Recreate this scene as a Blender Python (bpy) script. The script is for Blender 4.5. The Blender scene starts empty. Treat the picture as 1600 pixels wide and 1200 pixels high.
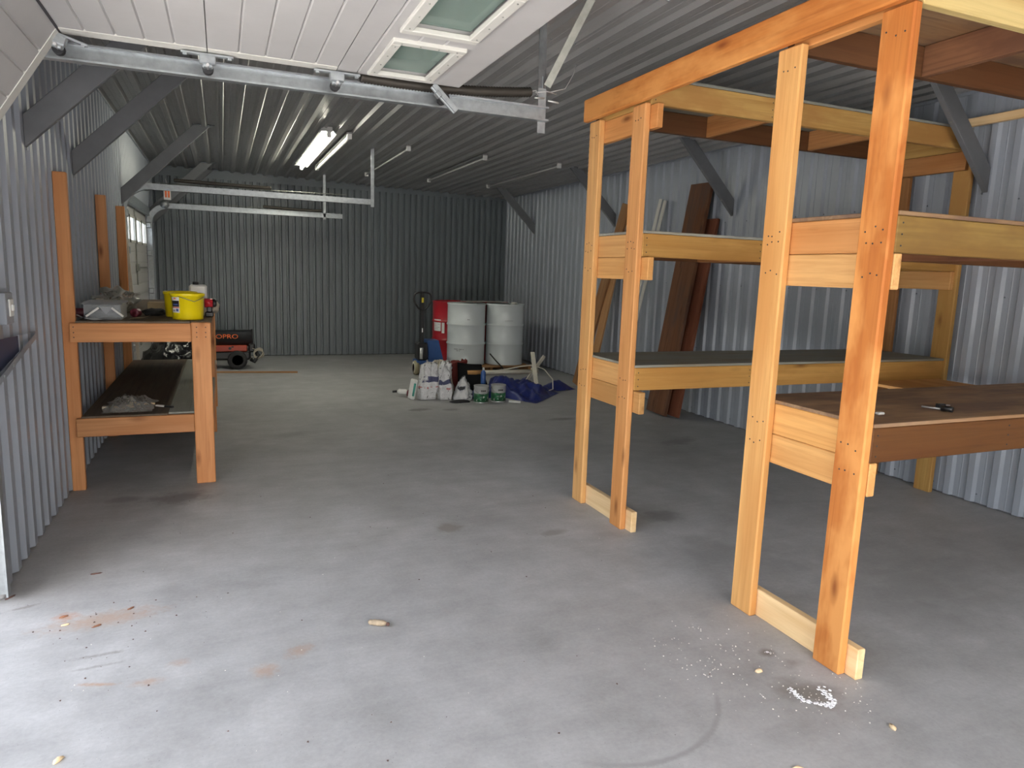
import bpy, bmesh, math, random
from mathutils import Vector, Matrix, noise
random.seed(7)
scene = bpy.context.scene
COL = scene.collection

# ---------------------------------------------------------------- camera
cam_d = bpy.data.cameras.new('camera')
cam_d.sensor_width = 36.0
cam_d.lens = 36.0 * 1087.83 / 1600.0
cam_d.clip_start = 0.02
cam = bpy.data.objects.new('camera', cam_d)
COL.objects.link(cam)
def cam_axes(yaw, pitch, roll):
    cy, sy, cp, sp = math.cos(yaw), math.sin(yaw), math.cos(pitch), math.sin(pitch)
    f = Vector((sy * cp, cy * cp, -sp)); r = Vector((cy, -sy, 0)); u = r.cross(f)
    return math.cos(roll) * r + math.sin(roll) * u, -math.sin(roll) * r + math.cos(roll) * u, f
cr, cu, cf = cam_axes(0.395922565, 0.157523655, 0.0341004578)
cam.matrix_world = Matrix(((cr.x, cu.x, -cf.x, 0), (cr.y, cu.y, -cf.y, 0), (cr.z, cu.z, -cf.z, 1.5), (0, 0, 0, 1)))
scene.camera = cam

# ---------------------------------------------------------------- light
w = bpy.data.worlds.new('overcast_sky'); scene.world = w; w.use_nodes = True
wt = w.node_tree; bg = wt.nodes['Background']
sky = wt.nodes.new('ShaderNodeTexSky'); sky.sky_type = 'NISHITA'; sky.sun_disc = False
sky.sun_elevation = math.radians(54); sky.sun_rotation = math.radians(180)
sky.air_density = 1.2; sky.dust_density = 5.0; sky.ozone_density = 1.0
hs = wt.nodes.new('ShaderNodeHueSaturation'); hs.inputs['Saturation'].default_value = 0.50     # thin bright haze whitens the sky
wt.links.new(sky.outputs[0], hs.inputs['Color']); wt.links.new(hs.outputs[0], bg.inputs[0])
bg.inputs[1].default_value = 0.80
TUBE_POWER = 62.0
added_sun_d = bpy.data.lights.new('added_sun', 'SUN'); added_sun_d.energy = 16.0; added_sun_d.angle = 0.03; added_sun_d.color = (1.0, 0.96, 0.90)  # added to brighten the outside ground, for bounce light into the room
added_sun = bpy.data.objects.new('added_sun', added_sun_d); COL.objects.link(added_sun); added_sun.location = (0, -20, 25); added_sun.rotation_euler = (math.radians(36), 0, 0)
scene.view_settings.view_transform = 'Standard'
scene.view_settings.look = 'None'
scene.view_settings.gamma = 1.0
scene.view_settings.use_curve_mapping = False
scene.view_settings.exposure = 0.70
scene.cycles.use_denoising = True
scene.cycles.max_bounces = 14
scene.cycles.diffuse_bounces = 8
scene.cycles.sample_clamp_indirect = 8.0
# sky portals in the left door and the added front opening (they only guide sampling of the sky)
def portal(loc, rot, sx, sy):
    l = bpy.data.lights.new('sky_portal', 'AREA'); l.shape = 'RECTANGLE'; l.size = sx; l.size_y = sy
    l.cycles.is_portal = True
    o = bpy.data.objects.new('sky_portal', l); COL.objects.link(o); o.location = loc; o.rotation_euler = rot
portal((-1.12, 1.25, 1.0), (0, -math.pi / 2, 0), 2.2, 4.6)
portal((1.5, -2.52, 1.2), (math.pi / 2, 0, math.pi), 4.6, 2.5)

# ---------------------------------------------------------------- materials
def new_mat(name):
    m = bpy.data.materials.new(name); m.use_nodes = True
    nt = m.node_tree; b = nt.nodes['Principled BSDF']
    return m, nt, b
def lk(nt, a, b): nt.links.new(a, b)
def nd(nt, t, **k):
    n = nt.nodes.new(t)
    for a, v in k.items(): setattr(n, a, v)
    return n
def ramp(nt, fac, stops):
    r = nd(nt, 'ShaderNodeValToRGB'); e = r.color_ramp.elements
    while len(e) < len(stops): e.new(0.5)
    for el, (p, c) in zip(e, stops):
        el.position = p; el.color = (c[0], c[1], c[2], 1) if not isinstance(c, (int, float)) else (c, c, c, 1)
    lk(nt, fac, r.inputs[0]); return r.outputs[0]
def mixc(nt, fac, a, b, mode='MIX'):
    m = nd(nt, 'ShaderNodeMix', data_type='RGBA', blend_type=mode)
    for s, v in ((m.inputs[0], fac), (m.inputs[6], a), (m.inputs[7], b)):
        if isinstance(v, (int, float)): s.default_value = v
        elif isinstance(v, tuple): s.default_value = (v[0], v[1], v[2], 1)
        else: lk(nt, v, s)
    return m.outputs[2]
def math_(nt, op, a, b=None, clamp=False):
    m = nd(nt, 'ShaderNodeMath', operation=op, use_clamp=clamp)
    for s, v in ((m.inputs[0], a), (m.inputs[1], b)):
        if v is None: continue
        if isinstance(v, (int, float)): s.default_value = v
        else: lk(nt, v, s)
    return m.outputs[0]
def tex_noise(nt, vec, scale, detail=3, rough=0.5, dist=0.0):
    n = nd(nt, 'ShaderNodeTexNoise'); lk(nt, vec, n.inputs['Vector'])
    n.inputs['Scale'].default_value = scale; n.inputs['Detail'].default_value = detail
    n.inputs['Roughness'].default_value = rough; n.inputs['Distortion'].default_value = dist
    return n.outputs['Fac']
def obj_vec(nt, offset=True, scale=(1, 1, 1)):
    tc = nd(nt, 'ShaderNodeTexCoord'); mp = nd(nt, 'ShaderNodeMapping'); mp.inputs['Scale'].default_value = scale
    if offset:
        oi = nd(nt, 'ShaderNodeObjectInfo'); v = nd(nt, 'ShaderNodeVectorMath', operation='SCALE')
        v.inputs[0].default_value = (17.3, 9.1, 23.7); lk(nt, oi.outputs['Random'], v.inputs['Scale'])
        ad = nd(nt, 'ShaderNodeVectorMath', operation='ADD')
        lk(nt, tc.outputs['Object'], ad.inputs[0]); lk(nt, v.outputs[0], ad.inputs[1]); lk(nt, ad.outputs[0], mp.inputs['Vector'])
    else: lk(nt, tc.outputs['Object'], mp.inputs['Vector'])
    return mp.outputs[0]
def bump(nt, b, h, strength=0.2, dist=0.01):
    n = nd(nt, 'ShaderNodeBump'); n.inputs['Strength'].default_value = strength; n.inputs['Distance'].default_value = dist
    lk(nt, h, n.inputs['Height']); lk(nt, n.outputs[0], b.inputs['Normal'])

def plain(name, c, rough=0.5, metal=0.0, var=0.08, scale=9.0, coat=0.0, spec=0.5):
    m, nt, b = new_mat(name)
    f = tex_noise(nt, obj_vec(nt), scale, 4, 0.6)
    lo = tuple(x * (1 - var) for x in c); hi = tuple(min(1, x * (1 + var)) for x in c)
    lk(nt, ramp(nt, f, [(0.3, lo), (0.7, hi)]), b.inputs['Base Color'])
    b.inputs['Roughness'].default_value = rough; b.inputs['Metallic'].default_value = metal
    b.inputs['Coat Weight'].default_value = coat; b.inputs['Specular IOR Level'].default_value = spec
    return m

def wood(name, c, dark, knot=1.0, rough=0.62, stain=None, var=0.25, pith=None):
    m, nt, b = new_mat(name)
    v = obj_vec(nt)
    def sc(s):
        mp = nd(nt, 'ShaderNodeMapping'); mp.inputs['Scale'].default_value = s; lk(nt, v, mp.inputs['Vector']); return mp.outputs[0]
    warp = tex_noise(nt, sc((0.9, 5, 5)), 1.4, 2)
    g = tex_noise(nt, sc((1.0, 26, 26)), 1.6, 5, 0.62, 0.7)
    base = ramp(nt, g, [(0.25, dark), (0.52, c), (0.8, tuple(min(1, x * 1.18) for x in c))])
    base = mixc(nt, ramp(nt, warp, [(0.42, 0.0), (0.66, 0.65)]), base, tuple(x * y for x, y in zip(c, (0.80, 0.66, 0.52))))
    oi = nd(nt, 'ShaderNodeObjectInfo')
    tint = ramp(nt, oi.outputs['Random'], [(0.0, (1.0 - var, 1.0 - var, 1.0 - var * 1.1)), (0.5, (1, 1, 1)), (1.0, (1.0 + var * .3, 1.0, 1.0 - var * .6))])
    base = mixc(nt, 1.0, base, tint, 'MULTIPLY')
    if stain:
        s = tex_noise(nt, sc((1.2, 3, 3)), 1.7, 4, 0.6)
        base = mixc(nt, ramp(nt, s, [(0.45, 0.0), (0.62, 0.85)]), base, stain)
    if knot:
        vo = nd(nt, 'ShaderNodeTexVoronoi'); lk(nt, sc((2.1, 6.5, 6.5)), vo.inputs['Vector']); vo.inputs['Scale'].default_value = 1.0
        k = ramp(nt, vo.outputs['Distance'], [(0.045, 1.0), (0.10, 0.45), (0.17, 0.0)])
        sel = math_(nt, 'GREATER_THAN', nd(nt, 'ShaderNodeSeparateColor').outputs[0], 2.0)
        sepn = [n for n in nt.nodes if n.bl_idname == 'ShaderNodeSeparateColor'][-1]
        lk(nt, vo.outputs['Color'], sepn.inputs[0])
        sel = math_(nt, 'GREATER_THAN', sepn.outputs[0], 0.25)
        base = mixc(nt, math_(nt, 'MULTIPLY', k, math_(nt, 'MULTIPLY', sel, 0.85 * knot)), base, tuple(x * y for x, y in zip(dark, (0.35, 0.25, 0.2))))
    lk(nt, base, b.inputs['Base Color']); b.inputs['Roughness'].default_value = rough
    b.inputs['Specular IOR Level'].default_value = 0.3
    bump(nt, b, g, 0.18, 0.004)
    return m

def sheet_metal(name, c, rough=0.36):
    m, nt, b = new_mat(name)
    v = obj_vec(nt)
    f = tex_noise(nt, v, 1.3, 5, 0.6); f2 = tex_noise(nt, v, 40, 3, 0.6)
    col = ramp(nt, f, [(0.3, tuple(x * 0.92 for x in c)), (0.7, tuple(x * 1.06 for x in c))])
    lk(nt, col, b.inputs['Base Color'])
    lk(nt, ramp(nt, f2, [(0.3, rough - 0.05), (0.7, rough + 0.07)]), b.inputs['Roughness'])
    b.inputs['Specular IOR Level'].default_value = 0.55
    bump(nt, b, f, 0.10, 0.02)
    return m

M = {}
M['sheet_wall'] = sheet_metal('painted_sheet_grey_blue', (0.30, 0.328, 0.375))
M['sheet_back'] = sheet_metal('painted_sheet_shaded', (0.150, 0.172, 0.190), 0.38)  # wall sheet darkened: the back wall's weaker light put into its colour
M['sheet_ceiling'] = sheet_metal('painted_sheet_ceiling', (0.30, 0.295, 0.29), 0.34)
M['backing'] = plain('wall_backing', (0.10, 0.10, 0.105), 0.8)
M['brace'] = plain('brace_grey_paint', (0.135, 0.14, 0.15), 0.55)
M['white_door'] = plain('white_door_paint', (0.43, 0.42, 0.415), 0.5, var=0.04, scale=5)
M['white_trim'] = plain('white_trim_paint', (0.56, 0.55, 0.51), 0.5, var=0.05)
M['galv'] = plain('galvanised_steel', (0.36, 0.385, 0.40), 0.36, 0.75, 0.16, 25)
M['galv_dark'] = plain('dull_galvanised_steel', (0.24, 0.245, 0.22), 0.45, 0.6, 0.16, 25)
M['spring'] = plain('oily_spring_steel', (0.055, 0.048, 0.04), 0.5, 0.5)
M['black_rubber'] = plain('black_rubber', (0.018, 0.018, 0.020), 0.7)
M['seal'] = plain('dark_seal', (0.05, 0.045, 0.05), 0.7)
M['wood_post'] = wood('pine_post', (0.62, 0.30, 0.11), (0.44, 0.18, 0.055))
M['wood_light'] = wood('pine_light', (0.66, 0.37, 0.145), (0.52, 0.26, 0.085))
M['wood_pale'] = wood('fresh_pine', (0.83, 0.61, 0.35), (0.72, 0.48, 0.24), 0.6, var=0.08)
M['wood_orange'] = wood('orange_pine', (0.66, 0.235, 0.055), (0.47, 0.14, 0.03), stain=(0.70, 0.31, 0.09))
M['wood_ochre'] = wood('ochre_pine', (0.55, 0.33, 0.105), (0.38, 0.20, 0.055), stain=(0.40, 0.20, 0.06))
M['wood_yellow'] = wood('pale_yellow_board', (0.62, 0.47, 0.20), (0.48, 0.34, 0.12), 0.7, stain=(0.66, 0.56, 0.32), var=0.05)
M['wood_dark'] = wood('dark_brown_board', (0.13, 0.055, 0.022), (0.08, 0.032, 0.013), 0.6, var=0.1)
M['joist_dark'] = wood('rough_brown_joist', (0.24, 0.11, 0.055), (0.14, 0.06, 0.03), 0.8, stain=(0.13, 0.055, 0.03), var=0.1)
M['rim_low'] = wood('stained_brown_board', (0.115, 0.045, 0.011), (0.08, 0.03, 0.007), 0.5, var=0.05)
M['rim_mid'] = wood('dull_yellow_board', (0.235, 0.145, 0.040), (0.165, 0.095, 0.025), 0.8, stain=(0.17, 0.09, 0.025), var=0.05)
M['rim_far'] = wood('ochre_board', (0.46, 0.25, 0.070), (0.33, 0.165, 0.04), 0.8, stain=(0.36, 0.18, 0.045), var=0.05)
M['wood_brown'] = wood('brown_pine', (0.42, 0.20, 0.075), (0.26, 0.11, 0.04))
M['wood_bench'] = wood('bench_pine', (0.58, 0.275, 0.12), (0.43, 0.18, 0.07))
M['deck'] = wood('weathered_plywood', (0.36, 0.225, 0.125), (0.20, 0.115, 0.07), 0, 0.6, stain=(0.16, 0.095, 0.065))
M['deck_grey'] = wood('grey_weathered_plywood', (0.34, 0.34, 0.30), (0.22, 0.22, 0.19), 0, 0.7, stain=(0.24, 0.24, 0.215))
M['bench_top'] = wood('bench_plywood', (0.15, 0.115, 0.085), (0.09, 0.07, 0.055), 0, 0.75)
M['old_plank'] = wood('old_plank', (0.155, 0.075, 0.045), (0.07, 0.032, 0.022), 0.7, 0.8, stain=(0.10, 0.06, 0.045))
M['old_plank_red'] = wood('old_red_plank', (0.17, 0.06, 0.035), (0.08, 0.03, 0.02), 0.5, 0.8)
M['tan_plank'] = wood('tan_plank', (0.30, 0.165, 0.08), (0.17, 0.08, 0.04), 0.6, 0.75)
M['pallet'] = wood('pallet_wood', (0.42, 0.25, 0.13), (0.28, 0.14, 0.07), 0.5, 0.8)
M['white_plastic'] = plain('white_plastic', (0.72, 0.72, 0.70), 0.4)
M['cream'] = plain('cream_paint', (0.62, 0.59, 0.50), 0.5)
M['drum_grey'] = plain('drum_grey_paint', (0.62, 0.67, 0.69), 0.26, var=0.05, scale=4)
M['drum_red'] = plain('drum_red_paint', (0.36, 0.012, 0.022), 0.30, var=0.1, scale=4)
M['lid_dark'] = plain('lid_red_dark', (0.22, 0.03, 0.04), 0.4)
M['paper'] = plain('white_paper', (0.70, 0.70, 0.69), 0.7, var=0.03)
M['ink'] = plain('dark_ink', (0.03, 0.03, 0.035), 0.6)
M['ink_grey'] = plain('grey_ink', (0.30, 0.32, 0.34), 0.6)
M['ink_blue'] = plain('blue_ink', (0.06, 0.10, 0.32), 0.6)
M['ink_red'] = plain('red_ink', (0.55, 0.06, 0.05), 0.6)
M['orange'] = plain('orange_print', (0.85, 0.16, 0.03), 0.5)
M['heater_red'] = plain('heater_red_paint', (0.42, 0.055, 0.025), 0.4)
M['black_paint'] = plain('black_paint', (0.016, 0.016, 0.018), 0.38)
M['black_matt'] = plain('black_fabric', (0.016, 0.016, 0.018), 0.85)
M['yellow'] = plain('yellow_plastic', (0.83, 0.66, 0.006), 0.35, var=0.04)
M['yellow_label'] = plain('yellow_sticker', (0.75, 0.62, 0.05), 0.5)
M['jack_blue'] = plain('jack_blue_paint', (0.035, 0.10, 0.30), 0.4)
M['tarp_blue'] = plain('blue_tarp_plastic', (0.016, 0.026, 0.16), 0.42, var=0.2, scale=5)
M['red_bag'] = plain('dark_red_fabric', (0.16, 0.018, 0.015), 0.7)
M['beige_bag'] = plain('beige_sack', (0.42, 0.38, 0.31), 0.8, var=0.25, scale=14)
M['maroon'] = plain('maroon_tape', (0.14, 0.018, 0.035), 0.45)
M['red_plastic'] = plain('red_plastic', (0.50, 0.02, 0.03), 0.35)
M['steel'] = plain('bare_steel', (0.6, 0.6, 0.6), 0.3, 0.55)
M['green_label'] = None
M['cardboard'] = plain('tan_cardboard', (0.44, 0.34, 0.20), 0.8)
M['teal'] = plain('teal_plastic', (0.05, 0.30, 0.24), 0.5)
M['khaki'] = plain('khaki_wheel', (0.30, 0.27, 0.17), 0.6)
M['seed'] = plain('pale_seed_pod', (0.34, 0.265, 0.18), 0.8, var=0.3, scale=60)
M['leaf'] = plain('dry_leaf', (0.10, 0.05, 0.04), 0.8, var=0.4, scale=40)
M['leaf_orange'] = plain('orange_leaf', (0.26, 0.12, 0.07), 0.8, var=0.3, scale=40)
M['chip'] = plain('wood_chip', (0.72, 0.55, 0.34), 0.8, var=0.1)
M['crumb'] = plain('white_crumb', (0.75, 0.73, 0.68), 0.8)
M['powder'] = plain('white_powder', (0.80, 0.80, 0.83), 0.9)
M['purple_paint'] = plain('navy_tray', (0.035, 0.045, 0.10), 0.5)

def glassy(name, tint=(0.9, 0.95, 0.93), rough=0.05, alpha=0.35):
    m, nt, b = new_mat(name)
    b.inputs['Base Color'].default_value = (*tint, 1); b.inputs['Roughness'].default_value = rough
    tr = nd(nt, 'ShaderNodeBsdfTransparent'); tr.inputs[0].default_value = (*tint, 1)
    mx = nd(nt, 'ShaderNodeMixShader'); lk(nt, tr.outputs[0], mx.inputs[1]); lk(nt, b.outputs[0], mx.inputs[2])
    fr = nd(nt, 'ShaderNodeFresnel'); fr.inputs[0].default_value = 1.5
    lk(nt, math_(nt, 'ADD', fr.outputs[0], alpha, True), mx.inputs[0])
    lk(nt, mx.outputs[0], nt.nodes['Material Output'].inputs[0])
    return m
M['bag_film'] = glassy('bag_film', (0.86, 0.84, 0.78), 0.12, 0.20)
M['glass'] = glassy('door_glass', (0.62, 0.74, 0.68), 0.06, 0.10)
M['clear_plastic'] = glassy('clear_plastic', (0.84, 0.86, 0.88), 0.18, 0.10)
M['clear_film'] = glassy('clear_film', (0.74, 0.73, 0.68), 0.14, 0.20)

m, nt, b = new_mat('frosted_pane'); tl_ = nd(nt, 'ShaderNodeBsdfTranslucent'); tl_.inputs[0].default_value = (0.88, 0.92, 0.95, 1)
b.inputs['Base Color'].default_value = (0.8, 0.83, 0.85, 1); b.inputs['Roughness'].default_value = 0.4
mx = nd(nt, 'ShaderNodeMixShader'); mx.inputs[0].default_value = 0.25; lk(nt, tl_.outputs[0], mx.inputs[1]); lk(nt, b.outputs[0], mx.inputs[2]); lk(nt, mx.outputs[0], nt.nodes['Material Output'].inputs[0])
M['frosted'] = m
# tube
m, nt, b = new_mat('lit_tube'); b.inputs['Base Color'].default_value = (1, 1, 1, 1)
b.inputs['Emission Color'].default_value = (1.0, 0.98, 0.80, 1); b.inputs['Emission Strength'].default_value = TUBE_POWER
M['tube'] = m
M['tube_off'] = plain('unlit_tube', (0.45, 0.45, 0.44), 0.3)

# garbage bag
m, nt, b = new_mat('black_film'); b.inputs['Base Color'].default_value = (0.008, 0.008, 0.010, 1); b.inputs['Roughness'].default_value = 0.16
f = tex_noise(nt, obj_vec(nt), 9, 4, 0.55); bump(nt, b, f, 0.5, 0.05); M['black_film'] = m

# printed sack
def sack_mat():
    m, nt, b = new_mat('printed_white_sack')
    v = obj_vec(nt)
    sp = nd(nt, 'ShaderNodeSeparateXYZ'); tc = nd(nt, 'ShaderNodeTexCoord'); lk(nt, tc.outputs['Object'], sp.inputs[0])
    f = tex_noise(nt, v, 24, 3, 0.6); cr_ = tex_noise(nt, v, 30, 5, 0.7)
    base = ramp(nt, cr_, [(0.3, (0.50, 0.50, 0.51)), (0.7, (0.74, 0.74, 0.75))])
    base = mixc(nt, ramp(nt, f, [(0.63, 0.0), (0.66, 0.9)]), base, (0.05, 0.05, 0.06))
    oi = nd(nt, 'ShaderNodeObjectInfo'); Zs = math_(nt, 'ADD', sp.outputs[2], math_(nt, 'MULTIPLY', math_(nt, 'SUBTRACT', oi.outputs['Random'], 0.5), 0.22))
    Zs = math_(nt, 'ADD', Zs, math_(nt, 'MULTIPLY', math_(nt, 'SUBTRACT', tex_noise(nt, v, 6, 2), 0.5), 0.10))
    band = math_(nt, 'MULTIPLY', math_(nt, 'GREATER_THAN', Zs, 0.0), math_(nt, 'LESS_THAN', Zs, 0.055))
    base = mixc(nt, math_(nt, 'MULTIPLY', band, ramp(nt, tex_noise(nt, v, 7, 2), [(0.45, 0.0), (0.5, 1.0)])), base, (0.05, 0.055, 0.13))
    redb = math_(nt, 'MULTIPLY', math_(nt, 'GREATER_THAN', Zs, -0.07), math_(nt, 'LESS_THAN', Zs, -0.045))
    base = mixc(nt, math_(nt, 'MULTIPLY', redb, ramp(nt, tex_noise(nt, v, 24, 2), [(0.48, 0.0), (0.52, 0.8)])), base, (0.45, 0.10, 0.10))
    lk(nt, base, b.inputs['Base Color']); b.inputs['Roughness'].default_value = 0.55
    bump(nt, b, cr_, 0.4, 0.02)
    return m
M['sack'] = sack_mat()
def sack2_mat():
    m, nt, b = new_mat('dark_printed_bag')
    v = obj_vec(nt); f = tex_noise(nt, v, 9, 3, 0.55, 0.8); cr_ = tex_noise(nt, v, 28, 5, 0.7)
    base = ramp(nt, f, [(0.44, (0.025, 0.025, 0.03)), (0.46, (0.10, 0.11, 0.16)), (0.50, (0.55, 0.56, 0.58)), (0.6, (0.66, 0.66, 0.66))])
    lk(nt, base, b.inputs['Base Color']); b.inputs['Roughness'].default_value = 0.5; bump(nt, b, cr_, 0.4, 0.02); return m
M['sack_dark'] = sack2_mat()
def can_label():
    m, nt, b = new_mat('green_can_label')
    v = obj_vec(nt, False); f = tex_noise(nt, v, 38, 2, 0.5)
    base = ramp(nt, tex_noise(nt, v, 14, 3), [(0.4, (0.012, 0.07, 0.03)), (0.6, (0.03, 0.17, 0.07))])
    base = mixc(nt, ramp(nt, f, [(0.63, 0.0), (0.65, 0.9)]), base, (0.7, 0.72, 0.66))
    lk(nt, base, b.inputs['Base Color']); b.inputs['Roughness'].default_value = 0.4; return m
M['green_label'] = can_label()

# concrete with its stains (each stain keeps its own place on the slab)
def concrete():
    m, nt, b = new_mat('concrete_slab')
    tc = nd(nt, 'ShaderNodeTexCoord'); P = tc.outputs['Object']
    big = tex_noise(nt, P, 0.7, 6, 0.62, 0.6); mid = tex_noise(nt, P, 3.5, 6, 0.65); fine = tex_noise(nt, P, 60, 4, 0.7)
    mp = nd(nt, 'ShaderNodeMapping'); mp.inputs['Scale'].default_value = (1, 6, 1); mp.inputs['Rotation'].default_value = (0, 0, 0.35); lk(nt, P, mp.inputs['Vector'])
    swirl = tex_noise(nt, mp.outputs[0], 2.2, 5, 0.6, 0.8)
    base = ramp(nt, big, [(0.28, (0.335, 0.335, 0.335)), (0.52, (0.40, 0.40, 0.402)), (0.75, (0.46, 0.46, 0.464))])
    base = mixc(nt, 0.65, base, ramp(nt, mid, [(0.3, (0.70, 0.70, 0.69)), (0.7, (1.18, 1.18, 1.19))]), 'MULTIPLY')
    base = mixc(nt, 0.25, base, ramp(nt, swirl, [(0.3, (0.76, 0.76, 0.76)), (0.7, (1.12, 1.12, 1.12))]), 'MULTIPLY')
    base = mixc(nt, 0.5, base, ramp(nt, fine, [(0.3, (0.82, 0.82, 0.82)), (0.7, (1.1, 1.1, 1.1))]), 'MULTIPLY')
    sx = nd(nt, 'ShaderNodeSeparateXYZ'); lk(nt, P, sx.inputs[0])
    X, Y = sx.outputs[0], sx.outputs[1]
    wob = math_(nt, 'MULTIPLY', math_(nt, 'SUBTRACT', tex_noise(nt, P, 9, 5, 0.65), 0.5), 1.5)
    wob2 = math_(nt, 'MULTIPLY', math_(nt, 'SUBTRACT', tex_noise(nt, P, 30, 4, 0.65), 0.5), 1.6)
    def blot(cx, cy, rx, ry, ang, col, amt, soft=0.5, wb=wob):
        nonlocal base
        dx, dy = math_(nt, 'SUBTRACT', X, cx), math_(nt, 'SUBTRACT', Y, cy)
        ca, sa = math.cos(ang), math.sin(ang)
        u = math_(nt, 'DIVIDE', math_(nt, 'ADD', math_(nt, 'MULTIPLY', dx, ca), math_(nt, 'MULTIPLY', dy, sa)), rx)
        v = math_(nt, 'DIVIDE', math_(nt, 'ADD', math_(nt, 'MULTIPLY', dx, -sa), math_(nt, 'MULTIPLY', dy, ca)), ry)
        d = math_(nt, 'SQRT', math_(nt, 'ADD', math_(nt, 'MULTIPLY', u, u), math_(nt, 'MULTIPLY', v, v)))
        d = math_(nt, 'ADD', d, wb)
        r = nd(nt, 'ShaderNodeMapRange'); r.inputs[1].default_value = 1.0; r.inputs[2].default_value = 1.0 - soft
        r.inputs[3].default_value = 0.0; r.inputs[4].default_value = amt; lk(nt, d, r.inputs[0])
        base = mixc(nt, r.outputs[0], base, col)
    dk = (0.16, 0.145, 0.125); oil = (0.13, 0.125, 0.115); rust = (0.40, 0.26, 0.17)
    blot(1.96, 1.76, 0.15, 0.10, -0.6, dk, 0.75, 0.7)
    blot(2.02, 2.03, 0.05, 0.04, 0, dk, 0.8, 0.7); blot(2.06, 1.93, 0.07, 0.04, 0.3, dk, 0.45, 0.7)
    blot(1.95, 7.25, 0.15, 0.10, 0.2, oil, 0.7, 0.5); blot(2.29, 7.18, 0.10, 0.08, 0, oil, 0.55, 0.5)
    blot(1.21, 3.76, 0.11, 0.09, 0.3, (0.21, 0.195, 0.165), 0.7, 0.5); blot(1.77, 3.51, 0.10, 0.05, 0.2, (0.21, 0.195, 0.165), 0.5, 0.5)
    blot(-0.30, 4.78, 0.24, 0.16, 0.1, oil, 0.6, 0.6); blot(-0.62, 4.85, 0.12, 0.08, 0.1, oil, 0.4, 0.6)
    blot(0.55, 6.4, 0.25, 0.12, 0.3, oil, 0.3, 0.7); blot(3.28, 6.43, 0.22, 0.08, 0, oil, 0.6, 0.6); blot(3.9, 5.25, 0.3, 0.12, 0.4, oil, 0.4, 0.6)
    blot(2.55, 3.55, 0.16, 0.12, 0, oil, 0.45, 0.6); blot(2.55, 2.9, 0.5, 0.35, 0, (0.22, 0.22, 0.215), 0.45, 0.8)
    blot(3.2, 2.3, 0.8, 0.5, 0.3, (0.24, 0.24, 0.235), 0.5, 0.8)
    blot(-0.50, 3.18, 0.28, 0.09, 0.1, rust, 0.55, 0.8, wob2); blot(-0.65, 3.25, 0.06, 0.05, 0, (0.46, 0.24, 0.14), 0.6, 0.8, wob2)
    blot(0.11, 2.56, 0.06, 0.06, 0, rust, 0.55, 0.8, wob2); blot(0.24, 2.66, 0.07, 0.05, 0.5, rust, 0.5, 0.8, wob2)
    blot(-0.29, 2.62, 0.07, 0.03, 0, rust, 0.5, 0.8, wob2); blot(-0.19, 2.72, 0.05, 0.03, 0, rust, 0.4, 0.8, wob2)
    blot(-0.47, 2.875, 0.13, 0.016, 0.05, dk, 0.5, 0.8, wob2); blot(-0.47, 2.79, 0.12, 0.012, 0.08, dk, 0.4, 0.8, wob2)
    blot(-0.83, 3.40, 0.10, 0.016, 0.35, dk, 0.5, 0.8, wob2); blot(-0.45, 2.66, 0.09, 0.014, -0.3, rust, 0.7, 0.8, wob2)
    # tyre skid: an arc
    dx, dy = math_(nt, 'SUBTRACT', X, 1.25), math_(nt, 'SUBTRACT', Y, 2.06)
    rad = math_(nt, 'SQRT', math_(nt, 'ADD', math_(nt, 'MULTIPLY', dx, dx), math_(nt, 'MULTIPLY', dy, dy)))
    dd = math_(nt, 'ABSOLUTE', math_(nt, 'ADD', math_(nt, 'SUBTRACT', rad, 0.43), math_(nt, 'MULTIPLY', wob2, 0.010)))
    mr = nd(nt, 'ShaderNodeMapRange'); mr.inputs[1].default_value = 0.016; mr.inputs[2].default_value = 0.004; mr.inputs[3].default_value = 0.0; mr.inputs[4].default_value = 0.42; lk(nt, dd, mr.inputs[0])
    def fade(val, a_, b__):
        q = nd(nt, 'ShaderNodeMapRange'); q.inputs[1].default_value = a_; q.inputs[2].default_value = b__; q.inputs[3].default_value = 0.0; q.inputs[4].default_value = 1.0; lk(nt, val, q.inputs[0]); return q.outputs[0]
    lim = math_(nt, 'MULTIPLY', fade(Y, 1.93, 1.80), fade(X, 0.96, 1.06))
    lim = math_(nt, 'MULTIPLY', lim, ramp(nt, mid, [(0.35, 0.35), (0.6, 1.0)]))
    base = mixc(nt, math_(nt, 'MULTIPLY', mr.outputs[0], lim), base, (0.17, 0.165, 0.155))
    spk = nd(nt, 'ShaderNodeTexVoronoi'); spk.inputs['Scale'].default_value = 34; lk(nt, P, spk.inputs['Vector'])
    base = mixc(nt, ramp(nt, spk.outputs['Distance'], [(0.035, 0.7), (0.07, 0.0)]), base, (0.17, 0.16, 0.15))
    lk(nt, base, b.inputs['Base Color'])
    lk(nt, ramp(nt, mid, [(0.3, 0.5), (0.7, 0.68)]), b.inputs['Roughness']); b.inputs['Specular IOR Level'].default_value = 0.35
    bump(nt, b, fine, 0.12, 0.003)
    return m
M['concrete'] = concrete()
M['gravel'] = plain('pale_gravel', (0.52, 0.51, 0.49), 0.9, var=0.2, scale=30)

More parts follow.
